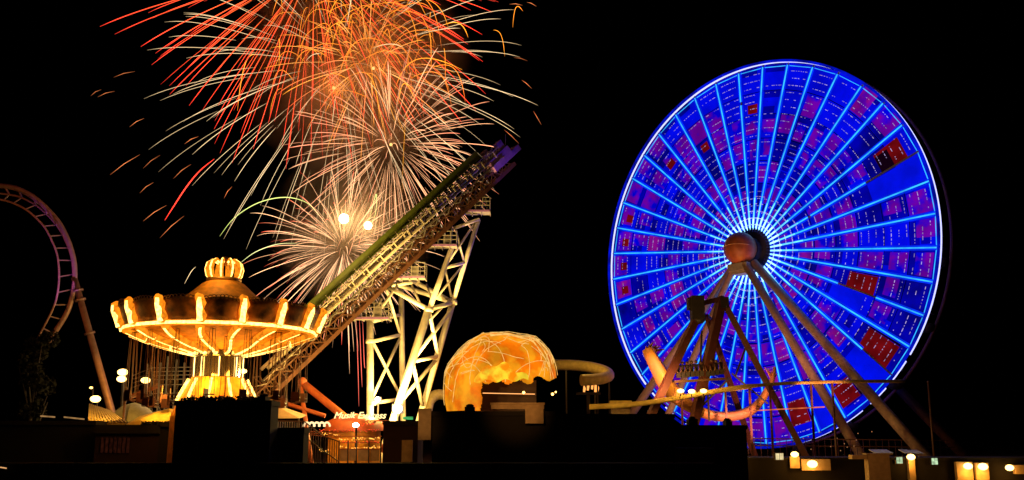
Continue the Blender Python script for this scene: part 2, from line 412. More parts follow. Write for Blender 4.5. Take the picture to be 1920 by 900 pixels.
# column, mirrored drum and flared base
cz = [(1.5, ZB + .05), (1.45, ZB - .3), (1.32, ZB - .35), (1.32, ZB - 1.55), (1.5, ZB - 1.6)]
m = MB(); m.grid(lambda u, v: S(cz[int(round(v * 4))][0], 2 * pi * u, cz[int(round(v * 4))][1]), 24, 4, True, False); dr = m.build('mirror_drum', M['mirror'], swing)
for k in range(8):
    a = 2 * pi * k / 8 + .3; m = MB(); m.tube([S(1.42, a, ZB - .4), S(1.42, a, ZB - 1.55)], .03, 6); m.build('tube_lamp', M['lampw'], dr)
m = MB(); bz = [(1.55, ZB - 1.6), (1.6, ZB - 1.75), (2.3, ZB - 3.15), (2.6, ZB - 3.9), (2.7, 0.02)]
m.grid(lambda u, v: S(bz[int(round(v * 4))][0], 2 * pi * u, bz[int(round(v * 4))][1]), 24, 4, True, False); bs = m.build('base_drum', M['canvas_orange'], swing)
for k in range(11):
    a = 2 * pi * (k + .12) / 11; m = MB(); m.tube([S(1.72, a, ZB - 1.7), S(2.42, a, ZB - 3.1)], .085, 6); m.build('light_bar', M['bulb'], bs)
lamp('canopy_glow', (SX, SY - 2.2, ZB - 1.9), 420, (1, .42, .05), size=.6)
lamp('canopy_glow', (SX + 2.5, SY - 1.5, ZB - 1.6), 260, (1, .42, .05), size=.6)
lamp('canopy_glow', (SX - 2.5, SY - 1.5, ZB - 1.6), 260, (1, .42, .05), size=.6)
lamp('crown_glow', (SX, SY - 1.9, ZR + 4.2), 160, (1, .5, .12), size=.3, kind='SPOT', target=(SX, SY - 1.5, ZR + 1.4), angle=110)
# chairs hanging on their chains
def chair():
    root = bpy.data.objects.new('swing_chair', None); COL.objects.link(root); root['_org'] = (0, 0, 0); root.parent = swing
    m = MB(); L = -3.9
    m.box((0, 0, L), (.5, .42, .05)); m.box((0, .2, L + .28), (.5, .05, .5)); m.box((-.25, 0, L + .2), (.04, .42, .05)); m.box((.25, 0, L + .2), (.04, .42, .05)); m.box((0, -.2, L + .22), (.5, .03, .03))
    m.build('seat', M['frame_red'], root)
    m = MB()
    for x in (-.24, .24):
        for y in (-.18, .18): m.bar((x * 1.0, y, L + .2), (x * .7, y * .4, 0), .022)
    m.bar((-.2, 0, -.05), (.2, 0, -.05), .04); m.build('chain', M['steel_brown'], root)
    return root
c0 = chair(); n = 0
for rr, nn, ph in ((5.0, 16, .2), (3.9, 16, .0)):
    for k in range(nn):
        a = 2 * pi * k / nn + ph; o = c0 if n == 0 else copy_tree(c0, swing); n += 1
        o.location = S(rr, a, ZR - (5.5 - rr) * .3 - .15) - Vector(swing['_org']); o.rotation_euler = (0, 0, -a + pi / 2)

# ------------------------------------------------------------------ looping coaster on the left
YL = 78
coast = thing('looping_coaster', at(200, 775, YL) * 1.0, 'purple lit looping coaster track curling down beside its leaning column', 'roller coaster')
spine = [(-330, 560), (-290, 450), (-215, 388), (-120, 356), (-50, 346), (0, 348), (35, 355), (71, 376), (107, 413), (125, 445), (136, 477), (140, 505), (139, 540), (127, 583), (105, 620)]
inner = [(-300, 560), (-265, 465), (-200, 412), (-115, 380), (-48, 370), (0, 374), (25, 381), (53, 396), (82, 424), (99, 455), (108, 481), (111, 519), (107, 555), (98, 582), (86, 606)]
def cr_pts(pts, k=5):
    out = []; P = [Vector(p) for p in pts]
    for i in range(len(P) - 1):
        p0, p1, p2, p3 = P[max(0, i - 1)], P[i], P[i + 1], P[min(len(P) - 1, i + 2)]
        for j in range(k):
            t = j / k; out.append(.5 * ((2 * p1) + (p2 - p0) * t + (2 * p0 - 5 * p1 + 4 * p2 - p3) * t * t + (3 * p1 - p0 - 3 * p2 + p3) * t ** 3))
    out.append(P[-1]); return out
sw = cr_pts([at(x, y, YL) for x, y in spine]); iw = cr_pts([at(x, y, YL - 1.3) for x, y in inner])
sw += [sw[-1] + V(-.2 * k, .05 * k, -.42 * k) for k in range(1, 4)]; iw += [iw[-1] + V(-.2 * k, .05 * k, -.4 * k) for k in range(1, 4)]
mw = [s_ + (i_ - s_) * .42 + V(0, .9, 0) for s_, i_ in zip(sw, iw)]
MB().tube(sw, .2, 10).build('spine_pipe', M['rail'], coast)
MB().tube(iw, .075, 8).build('running_rail', M['rail'], coast); MB().tube(mw, .075, 8).build('running_rail', M['rail'], coast)
m = MB()
acc = 0
for i in range(1, len(sw) - 1):
    acc += (mw[i] - mw[i - 1]).length
    if acc > 1.0: acc = 0; m.bar(iw[i], mw[i], .08); m.bar(mw[i], sw[i], .1)
m.build('cross_tie', M['rail'], coast)
p0, p1 = at(139, 520, YL), at(209, 772, YL + 1); p2 = p1 + (p1 - p0) * ((0 - p1.z) / (p1.z - p0.z)) ; 
p2 = p1 + (p1 - p0) * (p1.z / (p0.z - p1.z))
m = MB(); m.tube([p0, p1, p2], [.23, .30, .42], 16)
for t in (.1, .17, .42): 
    q = p0.lerp(p1, t); u = (p1 - p0).normalized(); m.tube([q - u * .07, q + u * .07], .42, 16)
m.build('column', M['rail'], coast)
lamp('coaster_uplight', at(90, 700, 72), 4200, (.5, .1, 1), 'SPOT', .3, at(130, 450, YL), 26)
lamp('coaster_uplight', at(-30, 480, 72), 420, (1, .25, .05), size=.3)
lamp('coaster_uplight', at(60, 300, 74), 80, (1, .2, .1), size=.3)
lamp('column_light', at(255, 690, 72), 2400, (1, .42, .05), 'SPOT', .3, at(190, 720, YL), 36)

# ------------------------------------------------------------------ lift hill
lift = thing('coaster_lift_hill', at(515, 760, 72), 'steep coaster lift hill with stepped track and four railed service platforms', 'lift hill')
LA, LB = at(470, 742, 71.0), at(950, 292, 84.0)
LU = (LB - LA).normalized(); LQ = LU.cross(V(0, 0, 1)).normalized(); LW = LQ.cross(LU).normalized()
LLEN = (LB - LA).length
if LQ.y > 0: LQ = -LQ
if LW.z < 0: LW = -LW
def Lp(s, q, w_): return LA + LU * s + LQ * q + LW * w_
def straight(nm, q, w_, a, b, m_, s0=0, s1=LLEN): 
    mm = MB(); mm.bar(Lp(s0, q, w_), Lp(s1, q, w_), a, b, up=LW); return mm.build(nm, m_, lift)
straight('box_girder', 0, -.95, .9, .3, M['steel_brown'])
for q in (-.42, .42): straight('upper_chord', q, -.12, .1, .1, M['steel_brown'])
m = MB(); s = .3; k = 0
while s < LLEN - 1:
    for q in (-.42, .42): m.bar(Lp(s, q, -.12 if k % 2 else -.82), Lp(s + .8, q, -.82 if k % 2 else -.12), .07); m.bar(Lp(s, q, -.12), Lp(s, q, -.82), .06)
    m.bar(Lp(s, -.42, -.12), Lp(s, .42, -.12), .06); s += .8; k += 1
m.build('girder_lattice', M['steel_brown'], lift)
straight('side_fascia', -.6, 1.7, .06, .75, M['steel_green'], 4.5, LLEN - 2)
for q in (-.62, .62): MB().tube([Lp(2, q, .75), Lp(LLEN - .5, q, .75)], .13, 10).build('running_rail', M['rail' if 0 else 'steel_white'], lift)
for q in (.2, 1.05): MB().tube([Lp(4.5, q, 1.35), Lp(LLEN - 1, q, 1.35)], .05, 6).build('handrail', M['steel_white'], lift)
straight('catwalk', 1.0, .42, .5, .06, M['steel_grey'], 1, LLEN - 1)
m = MB(); s = 1.2
while s < LLEN - .5:
    m.bar(Lp(s, -.62, .72), Lp(s, .62, .72), .07); m.bar(Lp(s, -.62, .7), Lp(s, 0, -.2), .07); m.bar(Lp(s, .62, .7), Lp(s, 0, -.2), .07)
    m.bar(Lp(s, .62, .4), Lp(s, 1.3, .4), .08); s += 1.5
m.build('cross_tie', M['steel_brown'], lift)
m = MB(); s = 4.6
while s < LLEN - 1:
    for q in (.2, 1.05): m.bar(Lp(s, q, .72), Lp(s, q, 1.35), .09)
    m.bar(Lp(s, .2, 1.35), Lp(s, 1.05, 1.35), .1); m.bar(Lp(s, -.6, .75), Lp(s, -.6, 1.6), .07); s += 1.64
m.build('rail_post', M['steel_white'], lift)
m = MB(); s = .5; k = 0
while s < LLEN - 1.5:
    a, b = (-.1, .7) if k % 2 else (.7, -.1)
    m.bar(Lp(s, .55, a * .55), Lp(s + .8, .55, b * .55), .06); s += .8; k += 1
m.build('lattice', M['steel_grey'], lift)
# machinery head
m = MB(); m.box(Lp(LLEN - 1.2, 0, .3), (2.6, 1.7, 1.1), axes=(LU, LQ, LW)); m.box(Lp(LLEN + .6, 0, -.1), (1.6, 1.0, .5), axes=(LU, LQ, LW))
m.box(Lp(LLEN - .3, .3, 1.2), (.7, .5, .7), axes=(LU, LQ, LW)); m.box(Lp(LLEN - 1.6, -.3, 1.25), (.5, .5, .8), axes=(LU, LQ, LW))
hd_ = m.build('drive_housing', M['steel_violet'], lift)
m = MB()
for i in range(5): p = Lp(LLEN - 2.6 + i * .7, .5, .9); m.bar(p, p + V(0, 0, .8 + .15 * (i % 3)), .05)
m.tube([Lp(LLEN - .4, -.55 + .0, .3) + LQ * .5 + (LU * cos(a) + LW * sin(a)) * .62 for a in [i * pi / 8 for i in range(16)]], .08, 6, True)
m.build('cable_sheave', M['steel_grey'], lift)
def platform(px0, px1, py, Y, drop, mt=None):
    a, b = at(px0, py, Y), at(px1, py, Y); wd = b.x - a.x; c = (a + b) / 2; dy = 1.9; f = bpy.data.objects.new('service_platform', None); COL.objects.link(f)
    f['_org'] = tuple(c); f.parent = lift; f.location = c - Vector(lift['_org'])
    m = MB(); m.box(c, (wd, dy, .07)); 
    for i in range(5): m.bar(c + V(-wd / 2 + wd * i / 4, -dy / 2, -.1), c + V(-wd / 2 + wd * i / 4, dy / 2, -.1), .06, .14)
    m.build('deck', M['steel_grey'], f)
    m = MB()
    for h in (.4, .75, 1.1):
        for y in (-dy / 2, dy / 2): m.bar(c + V(-wd / 2, y, h), c + V(wd / 2, y, h), .045)
        m.bar(c + V(wd / 2, -dy / 2, h), c + V(wd / 2, dy / 2, h), .045); m.bar(c + V(-wd / 2, -dy / 2, h), c + V(-wd / 2, dy / 2, h), .045)
    for i in range(6):
        for y in (-dy / 2, dy / 2): m.bar(c + V(-wd / 2 + wd * i / 5, y, 0), c + V(-wd / 2 + wd * i / 5, y, 1.1), .05)
    m.build('railing', M['steel_grey'], f)
    m = MB(); m.box(c + V(wd * .15, .4, .55), (.6, .5, .9)); m.build('control_box', M['steel_grey'], f)
    m = MB(); m.box(c + V(0, -dy / 2 - .04, -.09), (wd, .05, .16)); m.build('kick_plate', M['steel_violet'], f)
for a in ((663, 731, 597, 78.0, 0), (737, 798, 521, 79.5, 0), (800, 857, 462, 81.0, 0), (852, 919, 398, 83.0, 0)): platform(*a)
m = MB()
for a, b in (((905, 345, 83), (915, 398, 83)), ((893, 355, 83.5), (880, 398, 83)), ((915, 340, 83), (893, 375, 83)), ((905, 345, 84), (893, 392, 84)), ((775, 470, 80), (781, 521, 80)), ((700, 545, 78.5), (705, 597, 78.5)), ((848, 410, 81.5), (845, 462, 81))): m.bar(at(*a), at(*b), .12)
m.build('hanger_strut', M['steel_grey'], lift)
# foot of the lift
m = MB()
for a, b, r in (((565, 716, 74), (641, 778, 74), .28), ((563, 718, 74), (571, 775, 74), .16), ((505, 745, 73), (505, 800, 73), .2)):
    p, q = at(*a), at(*b); q2 = q + (q - p) * (q.z / (p.z - q.z)); m.tube([p, q2], r, 12)
m.tube([at(522, 752, 74), at(610, 780, 74)], .16, 10); m.sphere(at(567, 716, 74), .35, 10)
m.build('foot_strut', M['steel_orange'], lift)
lamp('lift_light', at(620, 640, 68), 1700, (1, .56, .1), size=.3)
lamp('lift_light', at(500, 640, 69.5), 120, (1, .5, .1), size=.3)
lamp('lift_light', at(560, 700, 70), 300, (1, .35, .05), size=.3)
lamp('lift_light', at(760, 480, 73), 1500, (1, .58, .13), size=.3)
lamp('lift_light', at(1010, 330, 80), 260, (.25, .07, 1), 'SPOT', .3, at(930, 300, 84), 60)
lamp('lift_light', at(1000, 620, 86), 1500, (.45, .18, 1), 'SPOT', .3, at(880, 450, 83), 40)

# ------------------------------------------------------------------ white lattice tower under the lift
tower = thing('lattice_tower', at(740, 790, 82), 'floodlit white lattice tower with leaning legs carrying the lift hill', 'support tower')
TP = {}
def P(px, py, Y): return at(px, py, Y)
def mem(nm, lst, r):
    for a, b in lst:
        MB().tube([P(*a), P(*b)], r * 1.15, 10).build(nm, M['steel_white'], tower)
def ext(a, b):   # extend a leg to the ground
    p, q = P(*a), P(*b); return q + (q - p) * (q.z / (p.z - q.z))
f0, f1 = 80.0, 84.5
for a, b, r in (((694, 600, f0), (694, 765, f0), .24), ((752, 540, f1), (755, 745, f1), .2), ((804, 580, f0), (751, 745, f0), .27), ((849, 566, f1 - 1), (793, 762, f1 - 1), .22)):
    MB().tube([P(*a), ext(a, b)], r * 1.2, 14).build('leg', M['steel_white'], tower)
for a, b, r in (((848, 462, 82), (805, 580, f0), .22), ((897, 412, 83.5), (849, 566, f1 - 1), .2), ((785, 525, 82.5), (785, 530, 82.5), .1)):
    MB().tube([P(*a), P(*b)], r, 14).build('upper_leg', M['steel_white'], tower)
mem('frame_beam', [((724, 536, 81), (804, 581, f0)), ((804, 581, f0), (849, 567, f1 - 1)), ((781, 530, 83), (849, 567, f1 - 1)), ((724, 536, 81), (785, 527, 83)), ((740, 532, 83.5), (849, 567, f1 - 1))], .17)
mem('frame_beam', [((700, 640, f0), (751, 628, f1)), ((697, 756, f0), (755, 748, f1)), ((777, 677, f0), (819, 669, 83)), ((835, 502, 81.5), (870, 493, 83.4)), ((851, 428, 82), (898, 411, 83.4)), ((694, 604, f0), (752, 590, f1))], .13)
mem('brace', [((700, 643, f0), (752, 745, f1)), ((751, 632, f1), (697, 748, f0)), ((696, 604, f0), (745, 535, 81)), ((724, 540, 81), (751, 628, f1)), ((715, 560, 80.6), (694, 605, f0))], .11)
mem('brace', [((847, 580, 83), (781, 666, f0)), ((806, 588, f0), (820, 661, 83)), ((816, 677, 83), (752, 752, f0)), ((775, 685, f0), (792, 760, 83))], .14)
mem('brace', [((889, 420, 83.4), (837, 497, 81.6)), ((868, 497, 83.4), (817, 560, 80.5)), ((855, 432, 82), (870, 492, 83.4)), ((835, 505, 81.6), (846, 556, 83.3)), ((845, 560, 83.2), (806, 600, f0)), ((800, 533, 83), (812, 570, 80.3)), ((770, 530, 83), (790, 575, 80.2))], .08)
m = MB()
for p in ((804, 581, f0), (849, 567, 83.5), (694, 640, f0), (697, 756, f0)): q = P(*p); m.tube([q - V(0, 0, .18), q + V(0, 0, .18)], .36, 12)
m.build('flange', M['steel_white'], tower)
lamp('tower_floodlight', at(746, 766, 77.5), 6000, (1, .62, .15), size=.25)
lamp('tower_floodlight', at(715, 745, 74), 3600, (1, .6, .14), size=.25)
lamp('tower_floodlight', at(810, 700, 76), 2400, (1, .6, .14), size=.25)
lamp('tower_uplight', at(765, 800, 77.5), 30000, (1, .6, .15), 'SPOT', .3, at(830, 500, 82), 50)
# ------------------------------------------------------------------ domed ride
YD = 86.0
dome = thing('dome_ride', at(940, 770, YD), 'glowing orange dome in place of the light blur of a spinning ride, with open front', 'dome')
dc = at(938, 770, YD); SCL = YD / FPX
sil = [(834, 726), (836, 700), (842, 684), (861, 659), (880, 640), (904, 626), (930, 623), (954, 624), (979, 630), (1000, 631), (1014, 643), (1027, 657), (1036, 674), (1041, 690), (1044, 712), (1045, 740), (1046, 772)]
silw = [at(x, y, YD) for x, y in [(838, 772), (834, 750)] + sil]
dtop = at(940, 772, YD)
def dsurf(u, v, off=0.0):     # u along the silhouette, v from silhouette (0) towards the viewer and down the front
    x = u * (len(silw) - 1); i = min(int(x), len(silw) - 2); p = silw[i].lerp(silw[i + 1], x - i)
    c = dtop; a = v * pi / 2; k = p - c
    wob = 1 + .03 * sin(u * 17 + v * 5) + .02 * sin(v * 13 + u * 6)
    return c + k * cos(a) * (1 + off) + V(0, -4.6 * sin(a) * (1 + off), (1 - cos(a)) * 0) * wob + V(0, 0, .0)
def openf(i, j, q):
    c = sum(q, V(0, 0, 0)) / 4; d = c - V(0, 0, CAMZ); px = 960 + FPX * (d.x * 1.0) / (d.y * cos(PITCH) + d.z * sin(PITCH)); py = 450 - FPX * (-d.y * sin(PITCH) + d.z * cos(PITCH)) / (d.y * cos(PITCH) + d.z * sin(PITCH))
    edge = 715 + 4 * sin(px * .16) - (8 * (px > 1000)) * 1 + max(0, (px - 985)) * .05
    return py > edge and px > 902 + 1.5 * sin(py * .22)
m = MB(); m.grid(dsurf, 150, 90, False, True, openf)
dm = glow2('ride_blur_orange', (1, .19, .002), (1, .34, .008), 1.15, .6, .55); dm.cycles.emission_sampling = 'AUTO'  # glow stands in for the blurred lights of the spinning ride
ds = solid(m.build('dome_shell', dm, dome), .12, 1)
m = MB(); m.grid(lambda u, v: dsurf(u, v) + V(0, .3, 0), 40, 10); 
rr = random.Random(5)
strl = glow('light_squiggles', (1, .55, .14), 1.2, .7, 3)  # light squiggles of the blur, added as thin glowing tubes
for i in range(34):
    u, v = rr.uniform(.12, .85), rr.uniform(.1, .5); du, dv = rr.uniform(-.02, .03), rr.uniform(-.02, .03); pts = []
    cu, cv = rr.uniform(-.004, .004), rr.uniform(-.004, .004)
    for k in range(rr.choice((9, 14, 20))):
        q = dsurf(min(.97, max(.03, u)), min(.93, max(.02, v)), .022)
        if openf(0, 0, [q] * 4): break
        pts.append(q); u += du; v += dv; du += cu; dv += cv
    if len(pts) > 3: MB().tube(pts, .026, 5).build('string_light', strl, dome)
for j in range(5):      # bunched light squiggles down the left flank and over the crest
    pts = [dsurf(.13 + .03 * j + .01 * k * (1 if j % 2 else -.3), .06 + .035 * k - .01 * j, .02) for k in range(10)]
    pts = [q for q in pts if not openf(0, 0, [q] * 4)]; MB().tube(pts, .026, 5).build('string_light', strl, dome)
    pts = [dsurf(.42 + .035 * k, .16 + .03 * j + .05 * sin(k * .4 + j), .02) for k in range(12)]
    pts = [q for q in pts if not openf(0, 0, [q] * 4)]
    if len(pts) > 2: MB().tube(pts, .04, 5).build('string_light', strl, dome)
m = MB(); yb = glow2('bright_band_glow', (1, .26, .003), (1, .68, .03), 1.2, .8, .7)  # added glowing band for the brightest spot of the blur
def val(u, v):
    x = 890 + 100 * u; bot = 716 + 3 * sin(u * 19) - 4 * u; top = bot - 5 - 27 * sin(u ** .8 * pi) - 3 * sin(u * 14)
    q = at(x, top + (bot - top) * v, YD - 4.4 * math.sqrt(max(.05, 1 - ((x - 938) / 104) ** 2)) - .35); return q
m.grid(val, 24, 5); solid(m.build('bright_band', yb, dome), .08)
m = MB(); a, b = at(905, 737, YD - 3), at(1003, 739, YD - 3); m.tube([a, b], .04, 6); m.build('rail_light', glow('rail_light', (1, .4, .12), 1.6), dome)
m = MB(); m.box(at(950, 752, YD - 1) * 1.0, (5.0, 2, 3.4)); m.build('interior_wall', M['wall_red'], dome)
for x, y, r in ((982, 736, .12), (1036, 739, .12), (1042, 735, .08)): 
    m = MB(); m.sphere(at(x, y, YD - 3.2), r, 8); m.build('bulb', M['lampo'], dome)
lamp('dome_glow', at(925, 700, YD - 1), 120, (1, .5, .1), size=.4)

# ------------------------------------------------------------------ water slide behind the dome
sl = thing('water_slide', at(1090, 790, 96), 'pale yellow curved slide flume on posts behind the orange dome', 'slide')
pts = cr_pts([at(x, y, Y) for x, y, Y in ((985, 684, 99), (1040, 684, 98), (1080, 685, 97), (1115, 690, 95.5), (1138, 698, 94), (1140, 706, 92.5), (1120, 711, 91.5), (1090, 713, 91))], 4)
m = MB(); m.tube(pts, .52, 12); m.build('flume', M['slide'], sl)
m = MB()
for p in pts[::6]:
    m.bar(p - V(0, 0, .3), V(p.x, p.y, 0), .14)
m.build('post', M['steel_dark'], sl)
pts = cr_pts([at(x, y, Y) for x, y, Y in ((840, 742, 94), (820, 740, 93), (805, 752, 92), (800, 775, 91))], 4)
m = MB(); m.tube(pts, .5, 10); m.build('flume', M['slide'], sl)
lamp('slide_light', at(1085, 655, 92), 300, (1, .55, .1), size=.3); lamp('slide_light', at(822, 715, 90), 60, (1, .65, .2), size=.3)
bz_ = thing('light_stand', at(1103, 740, 92), 'small stand of flickering orange lights below the slide flume', 'light stand')
m = MB(); m.box(at(1103, 738, 92), (2.2, 1, .2)); m.bar(at(1103, 738, 92), V(at(1103, 738, 92).x, 92, 0), .3); m.build('base', M['steel_dark'], bz_)
for x, y0, y1 in ((1095, 722, 735), (1102, 712, 732), (1110, 706, 730), (1116, 714, 735), (1120, 720, 735)):
    m = MB(); m.tube([at(x, y1, 92), at(x + 1, (y0 + y1) / 2, 92), at(x, y0, 92)], [.09, .12, .03], 6); m.build('bulb', glow('flame_lamp', (1, .36, .08), 1.6), bz_)

# ------------------------------------------------------------------ swinging ship
YS = 92.0
ship = thing('swinging_ship', at(1335, 790, YS), 'swinging ship ride with peach crescent hull shaped from its light trail under a dark angled frame', 'swing ride')
hullp = [(1216, 652), (1224, 668), (1238, 692), (1253, 718), (1275, 743), (1305, 765), (1340, 777), (1375, 777), (1405, 768), (1425, 750), (1440, 726), (1449, 705), (1452, 688)]  # solid crescent traced from the light trail of the ride
hw = [13, 15, 18, 20, 18, 13, 12, 12, 12, 9, 8, 5, 3]
hp = cr_pts([at(x, y, YS + (x - 1335) * .0) for x, y in hullp], 3); m = MB()
wpx = lambda i: hw[min(len(hw) - 1, i // 3)] + (hw[min(len(hw) - 1, i // 3 + 1)] - hw[min(len(hw) - 1, i // 3)]) * (i % 3) / 3
def hull(u, v):
    i = int(round(v * (len(hp) - 1))); p = hp[i]; t = (hp[min(len(hp) - 1, i + 1)] - hp[max(0, i - 1)]).normalized(); nrm = V(-t.z, 0, t.x)
    r = wpx(i) / 1850 * YS; a = 2 * pi * u; wy = min(1.5, r * 1.6)
    return p + nrm * r * (cos(a) if cos(a) < 0 else cos(a) * .55) + V(0, wy * sin(a), 0)
hullm = mat('peach_trail_hull', (.85, .33, .2), .5, 0, .35, .6, .1, (.8, .38, .03))
m.grid(hull, 16, len(hp) - 1, True); m.build('hull', hullm, ship)
m = MB()
for i in range(6):
    a = at(1222, 664, YS); b = at(1211 + i * 7, 641 + abs(i - 2) * 4 + (i % 2) * 2, YS - .5 + .2 * i); m.tube([a, a.lerp(b, .6) + V(-.2, 0, .1), b], [.2, .14, .04], 6)
m.build('figurehead', hullm, ship)
m = MB()
for i in range(5):
    a = at(1448, 712, YS); b = at(1434 + i * 6, 688 + i * 3, YS - .3 + .15 * i); m.tube([a, a.lerp(b, .6), b], [.12, .08, .03], 5)
m.build('stern_scroll', hullm, ship)
# frame
SB = lambda px, py, o=0: at(px, py, YS + o)
def beam(nm, a, b, r, m_='frame_red'): MB().bar(SB(*a), SB(*b), r, r).build(nm, M[m_], ship)
def legdown(a, b, r, m_='frame_red'):
    p, q = SB(*a), SB(*b); q2 = q + (q - p) * (q.z / (p.z - q.z)); MB().bar(p, q2, r, r).build('frame_leg', M[m_], ship)
m = MB(); m.box(SB(1307, 578, -1.6), (1.15, 1.4, 2.2)); m.box(SB(1303, 570, -1.6), (1.4, 1.0, 1.1)); m.sphere(SB(1310, 594, -1.6), .7, 12); m.build('motor_housing', M['steel_dark'], ship)
m = MB(); m.box(SB(1357, 568, -1.4), (.8, .9, 1.0)); m.sphere(SB(1354, 562, -1.4), .4, 10); m.build('pivot_housing', M['steel_dark'], ship)
beam('cross_beam', (1316, 569, -1.6), (1353, 560, -1.4), .45)
legdown((1353, 563, -1.4), (1322, 700, -2), .75); legdown((1306, 596, -1.6), (1262, 690, -2.4), .62)
legdown((1359, 570, -1.4), (1476, 790, -3), .55); legdown((1327, 596, 1.4), (1379, 748, 2.5), .42)
beam('brace', (1325, 592, -1.4), (1336, 604, 0), .3)
for a, b in (((1368, 708, -1.8), (1304, 774, -2.4)), ((1325, 700, -2), (1330, 790, -2.2)), ((1372, 700, -1.8), (1440, 757, -2.6)), ((1340, 600, -1.6), (1338, 700, -1.9)), ((1316, 620, -1.7), (1313, 690, -2.1)), ((1400, 646, -2), (1379, 705, -2)), ((1318, 712, -2), (1300, 790, -2.2))): beam('brace', a, b, .16, 'steel_dark')
sh = random.Random(3)
def riderseat(x, y):
    f = bpy.data.objects.new('seat_row', None); COL.objects.link(f); p = SB(x, y, -2.3); f['_org'] = tuple(p); f.parent = ship; f.location = p - Vector(ship['_org'])
    m = MB(); m.box(p + V(0, 0, -.1), (.36, .5, .5)); m.box(p + V(0, .25, .35), (.36, .12, .9)); m.build('seat', M['steel_dark'], f)
    m = MB(); m.tube([p + V(-.16, .1, .75), p + V(-.2, -.2, .5), p + V(-.15, -.3, .1)], .05, 6); m.tube([p + V(.16, .1, .75), p + V(.2, -.2, .5), p + V(.15, -.3, .1)], .05, 6); m.sphere(p + V(0, .15, .95 + sh.uniform(-.1, .1)), .17, 8); m.build('restraint', M['steel_brown'], f)
for i in range(6): riderseat(1272 + i * 8.6, 701 - i * .6)
for i in range(4): riderseat(1327 + i * 8.6, 699 - i * 1.5)
m = MB(); m.bar(SB(1264, 716, -2.3), SB(1362, 710, -2.3), .5, .22); m.build('seat_beam', M['steel_brown'], ship)

# ------------------------------------------------------------------ elevated pipe rail crossing in front
pr = thing('elevated_rail', at(1400, 790, 88), 'long yellow elevated rail passing in front of the big wheel', 'rail')
pts = [at(x, y, Y) for x, y, Y in ((1105, 763, 88), (1180, 759, 88), (1240, 751, 88), (1290, 743, 88), (1340, 734, 88), (1400, 725, 88), (1470, 719, 89), (1560, 716, 90), (1640, 715, 91), (1696, 715, 92))]
MB().tube(cr_pts(pts, 3), [.24] * 16 + [.16] * 12, 10).build('rail', M['canvas'], pr)
for x, y, Y in ((1278, 745, 88), (1360, 733, 88), (1405, 726, 88), (1443, 722, 88.5), (1520, 718, 90), (1560, 717, 90)):
    p = at(x, y, Y); MB().bar(p, V(p.x, p.y, 0), .18).build('post', M['frame_red'], pr)
b = thing('platform_hut', at(1165, 770, 90), 'small yellowish ticket hut beside the dark roof under the rail', 'hut')
m = MB(); m.box(at(1163, 757, 90), (1.9, 1.5, .5)); m.build('roof', M['canvas'], b); m = MB(); c = at(1163, 765, 90); m.box((c.x, c.y, c.z / 2), (1.6, 1.3, c.z - .1)); m.build('wall', M['wall_tan'], b)
for i, (x, y) in enumerate(((1276, 733), (1297, 734), (1319, 733))):
    p = at(x, y, 87.2); t = thing('flood_lamp', p, ['left', 'middle', 'right'][i] + ' bright white lamp of the trio above the yellow rail', 'lamp', 'trio of lamps above the yellow rail')
    m = MB(); m.sphere(p, .24, 10, (1.3, 1, .8)); m.build('bulb', M['lampw'], t)
    m = MB(); m.bar(p - V(0, 0, .15), p - V(0, -.4, .75), .07); m.build('bracket', M['steel_dark'], t)
    lamp('flood_lamp_light', p + V(0, -.6, .3), 150, (1, .5, .1), size=.2)
lamp('ship_light', at(1215, 735, 86), 4200, (1, .45, .2), 'SPOT', .3, at(1248, 705, YS), 55)
lamp('ship_light', at(1390, 810, 84), 4800, (1, .42, .25), 'SPOT', .3, at(1385, 765, YS), 60)
lamp('ship_light', at(1330, 650, 82), 60, (1, .35, .2), size=.4)
lamp('leg_fill_light', V(17, 93, 1.5), 5200, (1, .46, .2), 'SPOT', .4, Wl(-4, 16, 2), 70)  # unseen warm spots added behind the roofs to light the wheel legs
lamp('leg_fill_light', V(27, 84, 6), 4600, (1, .38, .2), 'SPOT', .4, Wl(5, 19, 2), 44)
lamp('hub_fill_light', HB + V(-1.5, -4, -12), 1900, (1, .36, .02), 'SPOT', .3, HB, 24)  # unseen spot added below the hub to warm its underside

# ------------------------------------------------------------------ foreground roofs and huts
def block(nm, label, cat, x0, x1, ytop, Y, depth, m_, lip=.25, roofm='roof', base=0.0, parts=True):
    a, b = at(x0, ytop, Y), at(x1, ytop, Y); z = a.z; t = thing(nm, ((a.x + b.x) / 2, Y, base), label, cat)
    m = MB(); m.box(((a.x + b.x) / 2, Y + depth / 2, (base + z - lip) / 2), (b.x - a.x, depth, z - lip - base)); m.build('wall', M[m_], t)
    m = MB(); m.box(((a.x + b.x) / 2, Y + depth / 2, z - lip / 2), (b.x - a.x + .1, depth + .3, lip)); m.build('roof', M[roofm], t)
    return t
block('pier_building', 'long low dark building with thin lit eaves at far left', 'building', -140, 181, 789, 62, 8, 'wall_dark')
t = block('pier_building', 'low dark red building with faint windows below the striped awning', 'building', 181, 300, 797, 61, 6, 'wall_red', .5)
for i in range(7):
    c = at(192 + i * 8, 835, 60.97); m = MB(); m.box(c, (.16, .05, .9)); m.build('window', glow('dim_window', (.25, .05, .02), .1, .02, 5), t)
t = block('pier_building', 'low dark roof with bumpy top left of the square black block', 'building', 300, 332, 792, 61, 6, 'wall_dark')
block('pier_building', 'square black building block in front of the swing carousel base', 'building', 330, 509, 751, 50, 1.6, 'wall_dark')
block('pier_building', 'dark low roof behind the fence by the music ride', 'building', 512, 570, 802, 52, 1.2, 'wall_dark')
block('pier_building', 'brownish square kiosk right of the music ride', 'building', 719, 784, 789, 66, 4, 'wall_red')
block('pier_building', 'wide black building block below the orange dome', 'building', 811, 1040, 771, 55, 8, 'wall_dark')
